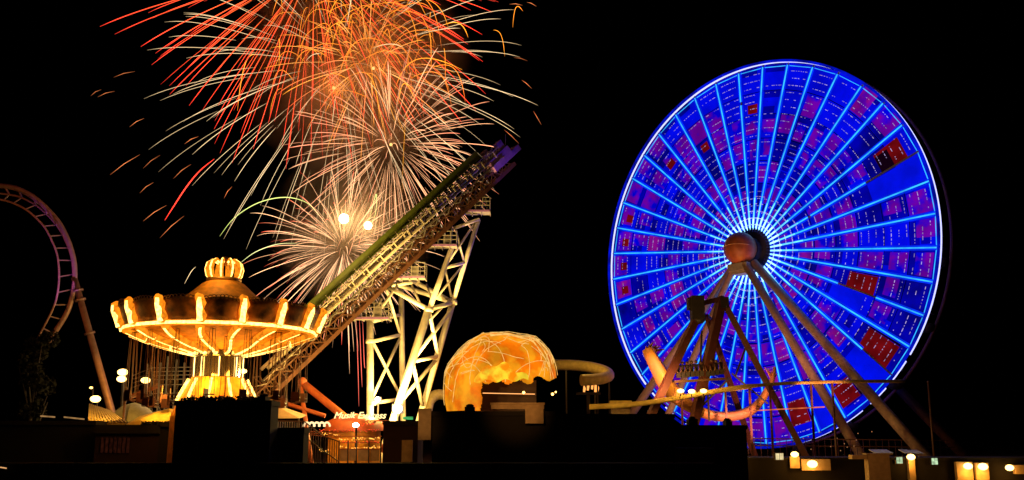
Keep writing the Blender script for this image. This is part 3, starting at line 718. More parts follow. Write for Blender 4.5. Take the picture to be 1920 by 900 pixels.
block('pier_building', 'wide black building block between the dome and the wheel', 'building', 1040.5, 1263, 776, 56, 8, 'wall_dark')
block('pier_building', 'black building block hiding the foot of the swinging ship', 'building', 1264, 1399, 797, 60, 8, 'wall_dark')
block('pier_building', 'dark maroon lean-to at the lower edge below the swinging ship', 'building', 1266, 1340, 840, 55, 3, 'wall_red')
t = block('billboard', 'tan T-shaped panel wall standing on the black roof beside the dome', 'panel', 921, 1020, 755, 54.6, .25, 'wall_tan', .1, 'wall_tan', at(0, 767, 54.6).z)
m = MB(); a, b = at(985, 766, 54.5), at(1019, 794, 54.5); m.box((a + b) / 2, (b.x - a.x, .3, a.z - b.z)); m.build('lower_panel', M['wall_tan'], t)
p0_, p1_ = at(785, 766, 54.5), at(808, 825, 54.5)
t = tag(MB().box((p0_ + p1_) / 2, (p1_.x - p0_.x, .3, p0_.z - p1_.z)).build('wall_panel', M['wall_tan']), 'tall narrow tan panel right of the floodlight tower foot', 'panel')
p0_, p1_ = at(754, 825, 65.5), at(773, 866, 65.5)
t = tag(MB().box((p0_ + p1_) / 2, (p1_.x - p0_.x, .3, p0_.z - p1_.z)).build('wall_panel', M['wall_tan']), 'small tan door panel on the front of the brownish kiosk', 'panel')
p0_, p1_ = at(-300, 868, 48), at(860, 900, 48)
tag(MB().box(((p0_.x + p1_.x) / 2, 48, p0_.z / 2), (p1_.x - p0_.x, .4, p0_.z)).build('parapet_wall', M['wall_dark']), 'black parapet wall along the lower left edge', 'wall')
p0_, p1_ = at(860, 868, 46), at(1340, 900, 46)
tag(MB().box(((p0_.x + p1_.x) / 2, 46, p0_.z / 2), (p1_.x - p0_.x, .4, p0_.z)).build('parapet_wall', M['roof']), 'black parapet wall along the bottom centre', 'wall')
# bumpy hedge on the black block
hg = random.Random(11)
def hedge(label, x0, x1, y, Y, hgt):
    m = MB(); a, b = at(x0, y, Y), at(x1, y, Y)
    for i in range(900):
        c = V(hg.uniform(a.x, b.x), Y + hg.uniform(0, 1.2), a.z - hgt + hg.random() ** .6 * hgt * (1 + .25 * sin(hg.uniform(0, 6)))); s_ = hg.uniform(.05, .13)
        d1 = V(hg.uniform(-1, 1), hg.uniform(-1, 1), hg.uniform(-1, 1)).normalized() * s_; d2 = d1.cross(V(hg.uniform(-1, 1), hg.uniform(-1, 1), hg.uniform(-1, 1))).normalized() * s_
        m.quad([c - d1, c + d2 * .6, c + d1, c - d2 * .6])
    tag(m.build('hedge', M['foliage']), label, 'hedge')
hedge('dark clipped hedge on the square black block under the carousel', 340, 482, 746, 50.5, .3)
hedge('dark low hedge growing along the left black roof', 262, 330, 793, 61.5, .4)
def tree(label, px0, px1, ytop, Y, n=2600):
    a, b = at(px0, ytop, Y), at(px1, ytop, Y); cx = (a.x + b.x) / 2; R_ = (b.x - a.x) / 2; t = thing('tree', (cx, Y, 0), label, 'tree')
    m = MB(); m.tube([V(cx, Y, 0), V(cx + .1, Y, 1.8), V(cx - .1, Y, a.z * .6)], [.22, .17, .1], 8)
    for i in range(7): q = i * .9; m.tube([V(cx, Y, a.z * (.3 + .04 * i)), V(cx + R_ * .7 * cos(q), Y + R_ * .7 * sin(q), a.z * (.55 + .05 * i))], [.08, .03], 5)
    m.build('trunk', M['steel_dark'], t); m = MB(); cl = [V(cx + hg.uniform(-.6, .6) * R_, Y + hg.uniform(-.6, .6) * R_, a.z * hg.uniform(.5, .9)) for _ in range(16)]
    for i in range(n):
        o = V(hg.gauss(0, 1), hg.gauss(0, 1), hg.gauss(0, 1)).normalized() * R_ * .42 * hg.uniform(.6, 1.05); c = cl[i % 16] + o; s_ = hg.uniform(.1, .22)
        d1 = V(hg.uniform(-1, 1), hg.uniform(-1, 1), hg.uniform(-1, 1)).normalized() * s_; d2 = d1.cross(V(hg.uniform(-1, 1), hg.uniform(-1, 1), hg.uniform(-1, 1))).normalized() * s_
        m.quad([c - d1, c + d2 * .6, c + d1, c - d2 * .6])
    m.build('crown', M['foliage'], t)
tree('dark unlit tree where the purple coaster loop dips out of sight', 34, 116, 600, 70)
# thin lit eaves at the left
for x0, x1, y0, y1, lb in ((76, 103, 780, 782, 'short pale eaves lamp strip on the far left roof'), (120, 158, 782, 786, 'longer tan eaves lamp strip next to the tented stalls')):
    m = MB(); m.tube([at(x0, y0, 61), at(x1, y1, 61)], .05, 6); tag(m.build('strip_lamp', glow('eaves_strip', (.8, .42, .15), .5, .2, 3)), lb, 'lamp')
# roof clutter standing against the light
def unit(label, x0, x1, y0, y1, Y, dep=1.0):
    p, q = at(x0, y0, Y), at(x1, y1, Y); t = thing('roof_unit', ((p.x + q.x) / 2, Y, q.z), label, 'vent'); m = MB(); m.box((p + q) / 2, (q.x - p.x, dep, p.z - q.z)); m.build('casing', M['wall_dark'], t)
    m = MB(); m.lathe(((p.x + q.x) / 2, Y, p.z), [(.22, -.02), (.22, .1), (.1, .16), (0, .16)], 12); m.build('fan_cowl', M['wall_dark'], t)
unit('dark roof vent box on the black block before the swinging ship', 1289, 1306, 786, 798.5, 61)
unit('second smaller vent box on the block before the swinging ship', 1358, 1370, 789, 798.5, 61)
unit('dark vent box on the roof edge below the dome opening', 872, 890, 763, 772.5, 56)
unit('dark vent box on the square block right under the carousel base', 486, 502, 744, 752, 50.8)
# tents
def tent(label, pts, Y, m_, stripes=False, apex=None, dy=4):
    P_ = [at(x, y, Y) for x, y in pts]; m = MB(); back = [p + V(0, dy, 0) for p in P_]; m.hexa(P_, back)
    o = m.build('market_tent', M[m_]); return tag(o, label, 'tent')
def awning():
    t = thing('striped_awning', at(190, 795, 64), 'yellow ribbed awning roof at the foot of the leaning coaster column', 'awning'); m = MB()
    A, B_, C_, D_ = at(168, 762, 68), at(205, 774, 68), at(236, 797, 63.5), at(166, 795, 63.5)
    m.hexa([D_, C_, B_, A], [p + V(0, 0, .08) for p in (D_, C_, B_, A)]); m.build('roof_sheet', M['canvas'], t); m = MB()
    for i in range(12):
        u = i / 11; m.bar(A.lerp(B_, u) + V(0, 0, .14), D_.lerp(C_, u) + V(0, 0, .14), .09, .1)
    m.build('roof_ribs', M['wall_tan'], t); m = MB()
    for p in (D_, C_): m.bar(p, V(p.x, p.y, 0), .12)
    m.build('post', M['steel_dark'], t)
awning()
def tentpeak():
    t = thing('canvas_tent', at(295, 795, 64), 'yellow peaked canvas tent beside the black building block', 'tent'); m = MB()
    A, B_, C_, D_ = at(236, 796, 62.5), at(335, 797, 62.5), at(336, 768, 66), at(262, 780, 66); K = at(316, 766, 64)
    for q in ((A, B_, K), (B_, C_, K), (C_, D_, K), (D_, A, K)): m.quad(q)
    m.build('canopy', M['canvas'], t).modifiers.new('thickness', 'SOLIDIFY').thickness = .06; m = MB()
    for p in (A, B_, C_, D_): m.bar(p, V(p.x, p.y, 0), .1)
    m.build('post', M['steel_dark'], t)
    t = thing('round_tent', at(250, 790, 70), 'grey round tent roof behind the yellow canvas tents', 'tent'); m = MB(); c = at(250, 783, 70)
    m.lathe((c.x, c.y, c.z), [(1.5, -.3), (1.42, 0), (1.2, .45), (.7, .85), (0, 1.05)], 24); m.build('canopy', M['canvas_grey'], t)
    m = MB(); m.lathe((c.x, c.y, 0), [(1.4, .01), (1.4, c.z - .3)], 24); m.build('wall', M['canvas_grey'], t)
    t = thing('marquee_tent', at(528, 780, 70), 'pale low tent roof between the lift hill foot and the fence', 'tent'); m = MB()
    A, B_, C_, D_ = at(511, 784, 69), at(560, 784, 69), at(575, 778, 72), at(511, 778, 72); K = at(512, 757, 70)
    for q in ((A, B_, K), (B_, C_, K), (C_, D_, K), (D_, A, K)): m.quad(q)
    m.build('canopy', M['wall_tan'], t).modifiers.new('thickness', 'SOLIDIFY').thickness = .06; m = MB()
    for p in (A, B_): m.bar(p, V(p.x, p.y, 0), .1)
    m.build('post', M['steel_dark'], t)
tentpeak()
lamp('tent_light', at(190, 735, 62), 1500, (1, .5, .06), 'SPOT', .3, at(200, 785, 65.5), 50); lamp('tent_light', at(300, 725, 61), 1300, (1, .5, .05), 'SPOT', .3, at(300, 780, 64), 50); lamp('tent_light', at(540, 745, 66), 90, (1, .6, .25), size=.3)
# steel scaffold of a coaster station behind the swings
st = thing('station_scaffold', at(320, 795, 76), 'tall grid of thin steel scaffold behind the hanging swings', 'scaffold')
m = MB(); xs = [276, 286, 301, 315, 331, 346, 362, 388, 402, 430]
for i, x in enumerate(xs):
    p = at(x, 668 + (i % 3) * 6 + (14 if x < 290 else 0), 76 + (i % 2) * 3); m.bar(p, V(p.x, p.y, 0), .1)
m.build('upright', M['steel_grey'], st); m = MB()
for y in (690, 697, 704, 712, 722, 738, 752, 770):
    m.bar(at(283 + (y % 3) * 6, y, 76), at(435, y - 3, 76), .06); m.bar(at(283 + (y % 3) * 6, y, 76), at(250, y + 14, 79), .05)
for i in range(len(xs) - 1): m.bar(at(xs[i], 738, 76), at(xs[i + 1], 770, 76), .05)
m.build('ledger', M['steel_grey'], st); m = MB(); m.bar(at(236, 748, 77), at(300, 722, 77), .3, .3); m.bar(at(236, 748, 77), at(262, 735, 77), .1); m.build('red_rail', M['steel_orange'], st)
lamp('scaffold_light', at(300, 730, 71), 160, (1, .6, .25), size=.3); lamp('scaffold_light', at(370, 710, 72), 60, (1, .6, .25), size=.3)
# swan-neck lamps on the left
def globe(label, px, py, Y, r=.2, group=None, post=True, power=14, col=(1, .6, .2), m_='lampw', nm='street_lamp'):
    p = at(px, py, Y); t = thing(nm, (p.x, p.y, 0), label, 'lamp', group)
    m = MB(); m.sphere(p, r, 12, (1.25, 1, .8)); m.build('lamp_globe', M[m_], t)
    if post: m = MB(); m.tube([V(p.x, p.y + .3, 0), V(p.x, p.y + .3, p.z - .1), p - V(0, 0, .1)], .07, 8); m.build('post', M['steel_dark'], t)
    if power: lamp(nm + '_light', p + V(0, -.5, -.1), power, col, size=r)
    return t
globe('upper round lamp of the stacked pair left of the carousel', 230, 698, 70, .3)
globe('lower round lamp of the stacked pair left of the carousel', 228, 710.5, 69.5, .28)
globe('single round lamp between the lamp pair and the scaffold', 273, 713, 70, .27)
globe('round lamp low at the side of the leaning coaster column', 179, 748, 70, .3)
globe('tiny dim lamp above the round lamp by the coaster column', 171, 727, 72, .1, None, True, 0, m_='lampo')
globe('round lamp partly behind the carousel drum at its right', 456, 696, 66, .2, None, True, 5)
# ------------------------------------------------------------------ music ride
mr = thing('music_ride', at(650, 860, 72), 'round music ride pavilion with glowing script sign and rows of amber bulbs', 'carnival ride')
c = at(665, 800, 73); m = MB(); m.lathe((c.x, c.y, 0), [(5.0, .01), (5.0, .9), (2.1, 1.1)], 32); m.build('deck', M['wall_red'], mr)
m = MB(); z = c.z; m.lathe((c.x, c.y, z), [(2.15, -.3), (2.05, .35), (1.2, .75), (0, .95)], 32); m.build('centre_canopy', mat('ride_red', (.5, .1, .03), .5), mr)
m = MB(); m.lathe((c.x, c.y, 0), [(1.9, 1.0), (1.9, z - .2)], 24); m.build('centre_drum', M['canvas_orange'], mr)
sc_ = at(674, 785, 71.5)
fnt = bpy.data.curves.new('sign_letters', 'FONT'); fnt.body = 'Musik Express'; fnt.size = .82; fnt.shear = .35; fnt.extrude = .03; fnt.bevel_depth = .012; fnt.align_x = 'CENTER'
fo = bpy.data.objects.new('sign_letters', fnt); COL.objects.link(fo); fo.rotation_euler = (pi / 2, 0, .0); fo.parent = mr; fo.location = sc_ - Vector(mr['_org']); fnt.materials.append(glow('script_neon', (1, .75, .3), 1.8))
fo.scale = (.78, .78, 1); fo.location.z += .02; fo.location.y -= 0
bpy.context.view_layer.update(); lm_ = bpy.data.meshes.new_from_object(fo); ft_ = bpy.data.objects.new('sign_letters', lm_); COL.objects.link(ft_); ft_.parent = mr; ft_.location = fo.location; ft_.rotation_euler = fo.rotation_euler; ft_.scale = fo.scale; bpy.data.objects.remove(fo)
m = MB(); m.bar(at(622, 789, 71.8), at(730, 789, 71.8), .12, .1); m.build('sign_frame', M['steel_orange'], mr)
ab = glow('amber_bulbs', (1, .42, .06), 2.2); rbm = glow('red_bulbs', (1, .08, .02), 1.3)
for i in range(5):
    m = MB(); cx = 575 + i * 9.5; q = [at(cx + 5.5 * cos(a), 800 - 8 * sin(a), 69) for a in [pi * k / 8 for k in range(9)]]; m.tube(q, .07, 6); m.build('arch_light', glow('arch_light', (1, .7, .35), 1.5), mr)
mrr = random.Random(4)
for row, (y, x0, x1, mm) in enumerate(((808, 600, 715, rbm), (823, 636, 716, ab), (829, 640, 716, rbm), (815, 605, 640, ab), (839, 636, 716, ab), (797, 680, 705, rbm), (793, 686, 704, ab), (846, 600, 625, ab))):
    m = MB()
    for i in range(int((x1 - x0) / 2.6)):
        if mrr.random() < .8: m.sphere(at(x0 + i * 2.6 + mrr.uniform(-.7, .7), y + mrr.uniform(-2, 2) - ((x0 + i * 2.6 - 660) / 60) ** 2 * 2, 68.5), mrr.uniform(.025, .05), 6)
    m.build('bulb_row', mm, mr)
for i in range(3):
    m = MB(); m.bar(at(568 + i * 3, 808 + 3 * i, 68.5), at(640, 812 + 5 * i, 68.5), .05); m.bar(at(634, 818 + 12 * i, 68.5), at(716, 818 + 12 * i, 68.5), .06); m.build('fascia_rail', M['steel_orange'], mr)
for x0, x1 in ((638, 651), (655, 667), (672, 690), (695, 711)):
    a, b = at(x0, 842, 68.6), at(x1, 864, 68.6); m = MB(); m.box((a + b) / 2, (b.x - a.x, .1, a.z - b.z)); m.build('front_panel', M['wall_tan'], mr)
m = MB(); 
for x in (636, 653, 669, 692, 714): a, b = at(x, 826, 68.5), at(x, 866, 68.5); m.bar(a, V(b.x, b.y, 0), .09)
m.build('upright', M['steel_dark'], mr)
lamp('music_light', at(667, 790, 70), 45, (1, .4, .1), size=.2); lamp('music_light', at(660, 835, 67.3), 14, (1, .5, .2), size=.2); lamp('music_light', at(600, 800, 67.5), 10, (1, .3, .08), size=.2)
t = globe('bright white bulb under the script sign of the music ride', 667, 797, 69.5, .18, None, True, 0, m_='lampwhite')
for nm, x, y, Y, r, lb in (('flood_light', 745, 766, 76.5, .36, 'very bright starry floodlight at the foot of the white tower'), ('flood_light', 708, 749, 78.6, .2, 'small white floodlight on the crossbar of the white tower')):
    p = at(x, y, Y); t = thing(nm, p, lb, 'floodlight'); m = MB(); m.sphere(p, r, 12); m.build('lens', M['lampwhite'], t); m = MB(); m.box(p + V(0, .4, 0), (r * 2.4, .3, r * 2)); m.bar(p + V(0, .4, 0), V(p.x, p.y + .4, 0), .1); m.build('housing', M['steel_dark'], t)
p = at(765, 784, 76); tag(MB().box(p, (.75, .12, .22)).build('glowing_sign', glow('green_sign', (.05, .9, .25), .7, .3, 3)), 'small glowing green sign right of the bright floodlight', 'sign')
# picket fence in front of the music ride
fe = thing('picket_fence', at(560, 868, 60), 'dark picket fence running down in front of the music ride', 'fence'); m = MB()
fx = [(508, 789, 812), (570, 790, 818), (606, 818, 845), (636, 828, 866)]
for (xa, ya, yb), (xb, yc, yd) in zip(fx, fx[1:]):
    n_ = int((xb - xa) / 4.2)
    for i in range(n_ + 1):
        u = i / n_; x = xa + (xb - xa) * u; m.bar(at(x, ya + (yc - ya) * u, 60), V(at(x, yb + (yd - yb) * u, 60).x, 60, 0), .045)
m.build('picket', M['steel_brown'], fe); m = MB()
for (xa, ya, yb), (xb, yc, yd) in zip(fx, fx[1:]): m.bar(at(xa, ya, 60), at(xb, yc, 60), .07); m.bar(at(xa, yb, 60), at(xb, yd, 60), .06)
m.build('handrail', M['steel_brown'], fe)

# ------------------------------------------------------------------ boardwalk shops at lower right
YW = 74
a, b = at(1340, 868, YW), at(2100, 868, YW)
shop = block('boardwalk_shops', 'long row of low dark shops along the lower right edge', 'building', 1340, 2150, 858, YW, 6, 'wall_dark', .15)
for x0, x1, y0, y1, mt in ((1343, 1364, 844, 862, 'win'), (1450, 1469, 849, 863, 'win'), (1677, 1692, 856, 870, 'wing'), (1743, 1758, 858, 872, 'wing')):
    p, q = at(x0, y0, YW - .1), at(x1, y1, YW - .1); f = MB().box((p + q) / 2, (q.x - p.x, .1, p.z - q.z)).build('window', M['steel_dark'], shop)
    pw = (q.x - p.x); 
    for i in range(2):
        cc = V(p.x + pw * (.38 + .42 * i), p.y - .08, (p.z + q.z) / 2); MB().box(cc, (pw * .36, .04, (p.z - q.z) * .85)).build('pane', M[mt], f)
for i, (x, y) in enumerate(((1317, 833), (1347, 833), (1650, 847), (1667, 847), (1706, 847), (1725, 848))):
    p = at(x, y, YW + 1.5); m = MB(); m.hexa([p + V(-.42, 0, -.12), p + V(.3, 0, -.12), p + V(.1, .8, .12), p + V(-.55, .8, .12)], [p + V(-.42, 0, -.07), p + V(.3, 0, -.07), p + V(.1, .8, .17), p + V(-.55, .8, .17)]); m.bar(p + V(0, .3, 0), V(p.x, p.y + .3, 0), .06)
    lb = ['pale tilted skylight over the maroon lean-to, left one', 'pale tilted skylight nearer the first lit window', 'pale skylight above the tan kiosk, left one', 'bluish skylight above the tan kiosk, right one', 'skylight left of the kiosk lamp post top', 'skylight right of the kiosk lamp post top'][i]
    tag(m.build('skylight', mat('skylight_pale', (.6, .6, .55), .5)), lb, 'skylight', 'tilted roof skylights'); lamp('skylight_light', p + V(0, -.5, .8), 4, (1, .8, .55), size=.2)
for i, (x, y, r, lb) in enumerate(((1383, 848, .26, 'starry wall lamp right of the first lit window'), (1490, 852, .24, 'wall lamp right of the second lit window'), (1523, 870, .32, 'large low orange lamp between the second window and tan kiosk'), (1708, 857, .26, 'wall lamp on the tan pillar between the green windows'), (1815, 874, .28, 'left lamp of the close pair near the right end'), (1843, 875, .3, 'right lamp of the close pair near the right end'), (1893, 877, .26, 'last wall lamp at the right end of the shops'))):
    p = at(x, y, YW - .9); t = thing('wall_lamp', p, lb, 'lamp', 'wall lamps on the boardwalk shops'); m = MB(); m.sphere(p, r, 12, (1.2, .9, .85)); m.build('bulb', M['lampw'], t); m = MB(); m.bar(p + V(0, 0, .1), p + V(0, .8, .25), .06); m.build('bracket', M['steel_dark'], t)
    lamp('wall_lamp_light', p + V(0, -.15, -r - .2), 70, (1, .38, .04), size=.2)
def boxthing(nm, label, cat, x0, x1, y0, y1, Y, m_, dep=.6, ground=False):
    p, q = at(x0, y0, Y), at(x1, y1, Y); zb = 0 if ground else q.z
    return tag(MB().box(((p.x + q.x) / 2, Y + dep / 2, (p.z + zb) / 2), (q.x - p.x, dep, p.z - zb)).build(nm, M[m_]), label, cat)
t = thing('kiosk', at(1650, 900, 72), 'plain tan kiosk with a side ledge between the shop lamps', 'kiosk')
for x0, x1, y0, y1, nm in ((1627, 1671, 853, 900, 'wall'), (1598, 1626.5, 853, 861, 'ledge'), (1624, 1674, 850, 852.6, 'roof')):
    p, q = at(x0, y0, 71), at(x1, y1, 71); zb = 0 if nm == 'wall' else q.z; MB().box(((p.x + q.x) / 2, 71.4, (p.z + zb) / 2), (q.x - p.x, .8 + (.1 if nm == 'roof' else 0), p.z - zb)).build(nm, M['wall_tan'], t)
lamp('kiosk_light', at(1640, 830, 66), 190, (1, .38, .08), size=.3)
boxthing('pillar_post', 'tan lamp pillar between the two green windows', 'pillar', 1703, 1718, 856, 900, YW - .5, 'wall_tan', .4, True)
boxthing('stall_awning', 'tan stall front lit by the close lamp pair', 'stall', 1793, 1826, 866, 900, YW - .5, 'wall_tan', .4, True)
boxthing('stall_awning', 'narrow stall front lit by the right lamp of the pair', 'stall', 1829, 1856, 868, 900, YW - .5, 'wall_tan', .4, True)
boxthing('stall_awning', 'tan stall sign at the far right edge of the shops', 'stall', 1903, 1960, 872, 889, YW - .5, 'wall_tan', .4)
MB_ = MB().tube([at(1395, 771, 87), at(1450, 768, 87), at(1546, 763, 87)], .06, 6); tag(MB_.build('light_trail_bar', glow('trail_glow', (1, .2, .06), 1.1, .3, 1)), 'thin orange glowing bar in place of a light trail low in front of the wheel', 'cable')  # added glowing bar, imitates a light trail
boxthing('wall_sign', 'wide orange board lit by the large low lamp', 'sign', 1503, 1558, 861, 882, YW - .4, 'wall_tan', .2)
boxthing('wall_sign', 'narrow orange board below the starry wall lamp', 'sign', 1373, 1394, 850, 880, YW - .4, 'wall_tan', .2)
boxthing('wall_sign', 'narrow dim board below the lamp of the second window', 'sign', 1481, 1500, 856, 878, YW - .4, 'wall_tan', .2)
# poles and people-high clutter behind the shops
for x, y, Y, lb in ((1740, 716, 90, 'tall thin dark flagpole right of the wheel rim'), (1562, 745, 84, 'thin dark pole in front of the wheel beside the shops'), (236, 728, 68, 'thin dark pole beside the stacked lamp pair')):
    p = at(x, y, Y); m = MB(); m.tube([V(p.x, p.y, 0), p], [.13, .08], 8); m.sphere(p, .12, 8); tag(m.build('flag_pole', M['steel_brown']), lb, 'pole')
hr = random.Random(9)
gr_ = thing('railing', at(1600, 830, 100), 'dim brown balustrade with small lights behind the wheel legs', 'railing'); m = MB()
for y in (822, 835): m.bar(at(1400, y, 96), at(1790, y + 4, 96), .1)
for i in range(32): p = at(1402 + 12 * i, 822 + i * .1, 96); m.bar(p, V(p.x, p.y, 0), .05)
m.build('bars', M['steel_brown'], gr_)
m = MB()
for i in range(14): m.sphere(at(hr.uniform(1500, 1650), hr.uniform(806, 848), 95), .05, 6)
m.build('small_bulbs', glow('tiny_bulbs', (.7, .3, .12), .6), gr_)
lamp('railing_light', at(1600, 800, 92), 90, (1, .35, .12), size=.3)
lamp('maroon_light', at(1300, 850, 50), 8, (1, .25, .1), size=.4)
lamp('kiosk_light', at(745, 815, 62), 6, (1, .4, .15), size=.3)
lamp('panel_light', at(975, 745, 48), 900, (1, .42, .1), 'SPOT', .2, at(970, 766, 54.6), 36, .9); lamp('panel_light', at(797, 740, 49), 450, (1, .45, .12), 'SPOT', .2, at(797, 795, 54.5), 24, .9)
m = MB(); m.bar(at(0, 876, 47.5), at(12, 878, 47.5), .05); tag(m.build('strip_lamp', glow('low_strip', (1, .5, .2), .8)), 'tiny lit strip on the parapet at the lower left corner', 'lamp')

# ------------------------------------------------------------------ fireworks
fire = glow_attr('firework_stars', 3.2)
fwr = random.Random(21)
def mixc(a, b, t): return tuple(x + (y - x) * t for x, y in zip(a, b))
def traj(c, d, s, grav, t): return c + d * (s * (1 - math.exp(-1.3 * t)) / .7275) + V(0, 0, -grav * t * t)
def streak(c, d, s, grav, t0, t1, r, ca, cb, n=12, mb=None, wig=0, cm=None):
    pts, rs, cs = [], [], []
    for i in range(n + 1):
        t = t0 + (t1 - t0) * i / n; k = i / n
        pts.append(traj(c, d, s, grav, t) + (V(fwr.uniform(-1, 1), 0, fwr.uniform(-1, 1)) * wig if wig else V(0, 0, 0)))
        env = min(1, (k + .03) / .15) * min(1, (1.05 - k) / .22); rs.append(r * (.35 + .65 * env))
        cc = mixc(ca, cb, k) if cm is None else (mixc(ca, cm, k * 2) if k < .5 else mixc(cm, cb, k * 2 - 1))
        cs.append(tuple(x * (.25 + .75 * env) for x in cc))
    return (mb or MB()).tube(pts, rs, 4, False, cs, False)
def dirs(n, zlo=-1, zhi=1):
    out = []
    for i in range(n):
        z = zlo + (zhi - zlo) * (i + .5) / n; a = i * 2.39996 + fwr.uniform(-.15, .15); r = math.sqrt(max(0, 1 - z * z)); out.append(V(r * cos(a), r * sin(a), z + fwr.uniform(-.04, .04)))
    return out
def burst(label, px, py, Y, rad, n, fn, zlo=-1, zhi=1, group='firework bursts over the park'):
    c = at(px, py, Y); t = thing('firework_burst', c, label, 'firework', group); items = [fn(c, d, rad * Y / FPX) for d in dirs(n, zlo, zhi)]
    items = [i for i in items if i]; main, rest = items[:100], items[100:]
    for kw in main: streak(**kw).build('star_trail', fire, t)
    if rest:
        mb = MB()
        for kw in rest: streak(mb=mb, **kw)
        tag(mb.build('star_trails', fire, t), kind='stuff')
    return t
YF = 210
HAZE = 0
red, redd, gold, cream, pale, pink, green = (1, .045, .025), (.75, .03, .01), (1, .36, .02), (1, .52, .25), (.9, .62, .32), (1, .16, .1), (.5, .55, .15)
def f_red(c, d, s):
    if d.z > .55: return None
    k = fwr.uniform(.86, 1.04); q = fwr.uniform(.5, 1)
    return dict(c=c, d=d, s=s * k, grav=s * .07, t0=fwr.uniform(.12, .3), t1=fwr.uniform(.84, 1.0), r=fwr.uniform(.04, .1), ca=tuple(x * q * .8 for x in mixc(red, gold, .25)), cb=tuple(x * q for x in red))
burst('huge red firework burst at the top with long straight rays', 588, -62, YF, 415, 250, f_red)
def f_pale(c, d, s):
    k = fwr.uniform(.85, 1.08); q = fwr.uniform(.3, .75)
    return dict(c=c, d=d, s=s * k, grav=s * .12, t0=fwr.uniform(.2, .5), t1=fwr.uniform(.85, 1.05), r=fwr.uniform(.035, .065), ca=tuple(x * q for x in pale), cb=tuple(x * q * .8 for x in pale))
burst('wide sparse firework of thin pale drooping rays left of centre', 640, 125, YF + 12, 385, 150, f_pale)
def f_ember(c, d, s):
    if abs(d.y) > .8: return None
    return dict(c=c, d=d, s=s * fwr.uniform(.97, 1.1), grav=s * .2, t0=1.0, t1=1.0 + fwr.uniform(.08, .16), r=.06, ca=(.5, .14, .03), cb=(.4, .12, .03))
t = thing('firework_burst', at(610, 150, YF + 14), 'ring of short orange embers far out around the pale firework', 'firework', 'firework bursts over the park')
for x0, y0, x1, y1 in ((170, 180, 190, 168), (183, 182, 215, 171), (206, 328, 262, 290), (268, 316, 300, 291), (325, 335, 358, 308), (262, 362, 288, 342), (268, 415, 312, 385), (300, 446, 345, 405), (243, 238, 270, 222), (213, 145, 253, 134), (955, 8, 980, 10), (988, 4, 1006, 12), (963, 108, 989, 114), (978, 150, 997, 166), (1000, 208, 1015, 234), (945, 243, 973, 269), (420, 372, 435, 350), (346, 270, 372, 256), (640, 330, 652, 300)):
    a, mm_, b = at(x0, y0, YF + 14), at((x0 + x1) / 2 - 1, (y0 + y1) / 2 - 2, YF + 14), at(x1, y1, YF + 14)
    q = fwr.uniform(.3, .8); MB().tube([a, a.lerp(mm_, .5), mm_, mm_.lerp(b, .5), b], [.02, .05, .07, .05, .03], 4, False, [tuple(x * q * e for x in (.6, .16, .05)) for e in (.3, .8, 1, .7, .3)], False).build('star_trail', fire, t)
def f_cream(c, d, s):
    q = fwr.uniform(.2, 1); cc = mixc(cream, pink, fwr.random() * .8)
    return dict(c=c, d=d, s=s * fwr.uniform(.62, 1.12), grav=s * .1, t0=fwr.uniform(.12, .45), t1=fwr.uniform(.85, 1.05), r=fwr.uniform(.035, .075), ca=tuple(x * q * .7 for x in mixc(cream, (1, .4, .15), .5)), cb=tuple(x * q for x in cc))
burst('cream firework burst with dark heart above the lift hill', 733, 272, YF - 8, 225, 215, f_cream)
def f_pink(c, d, s):
    q = fwr.uniform(.2, 1); tip = red if d.x < .1 and fwr.random() < .6 else cream
    return dict(c=c, d=d, s=s * fwr.uniform(.55, 1.15), grav=s * .15, t0=fwr.uniform(.08, .25), t1=fwr.uniform(.8, 1.1), r=fwr.uniform(.03, .065), ca=tuple(x * q * .8 for x in cream), cb=tuple(x * q * .8 for x in tip), cm=tuple(x * q for x in cream))
burst('low pinkish firework burst with red tips behind the lift hill', 645, 468, YF - 15, 175, 235, f_pink)
def f_amber(c, d, s):
    q = fwr.uniform(.25, 1); cc = mixc(gold, red, fwr.random())
    return dict(c=c, d=d, s=s * fwr.uniform(.5, 1.15), grav=s * .16, t0=fwr.uniform(.1, .5), t1=fwr.uniform(.8, 1.1), r=fwr.uniform(.035, .08), ca=tuple(x * q for x in mixc(gold, cream, .4)), cb=tuple(x * q for x in cc))
burst('amber and red firework burst between the red one and the cream one', 690, 120, YF - 6, 190, 100, f_amber)
# golden looping arcs near the top
t = thing('firework_burst', at(715, 70, YF - 4), 'tangle of golden looping arcs at the top centre', 'firework', 'firework bursts over the park')
for i in range(100):
    c = at(fwr.gauss(700, 80), fwr.gauss(65, 65), YF - 4 + fwr.uniform(-8, 8)); a = fwr.uniform(0, 2 * pi); q = fwr.uniform(.5, 1.1)
    d = V(cos(a) * 1.0, fwr.uniform(-.5, .5), .55 + .45 * sin(a)); s_ = fwr.uniform(4, 13)
    streak(c, d, s_, s_ * fwr.uniform(.5, 1.0), 0, fwr.uniform(.9, 1.5), fwr.uniform(.04, .085), tuple(x * q for x in mixc(gold, (1, .15, .02), fwr.random() * .6)), tuple(x * q * .8 for x in mixc(gold, red, fwr.random() * .7))).build('star_trail', fire, t)
def comet(label, pix, Y, r, col, q=1.0):
    pts = cr_pts([at(x, y, Y) for x, y in pix], 5); n = len(pts); mb = MB()
    mb.tube(pts, [r * (.4 + .6 * sin(pi * (i + .5) / n)) for i in range(n)], 5, False, [tuple(x * q * (.3 + .7 * sin(pi * (i + .5) / n)) for x in col) for i in range(n)], False)
    tag(mb.build('firework_comet', fire), label, 'firework', 'single comet trails')
comet('thick single red comet trail low at the left', [(309, 413), (325, 388), (350, 350), (375, 320), (402, 298)], YF, .14, red)
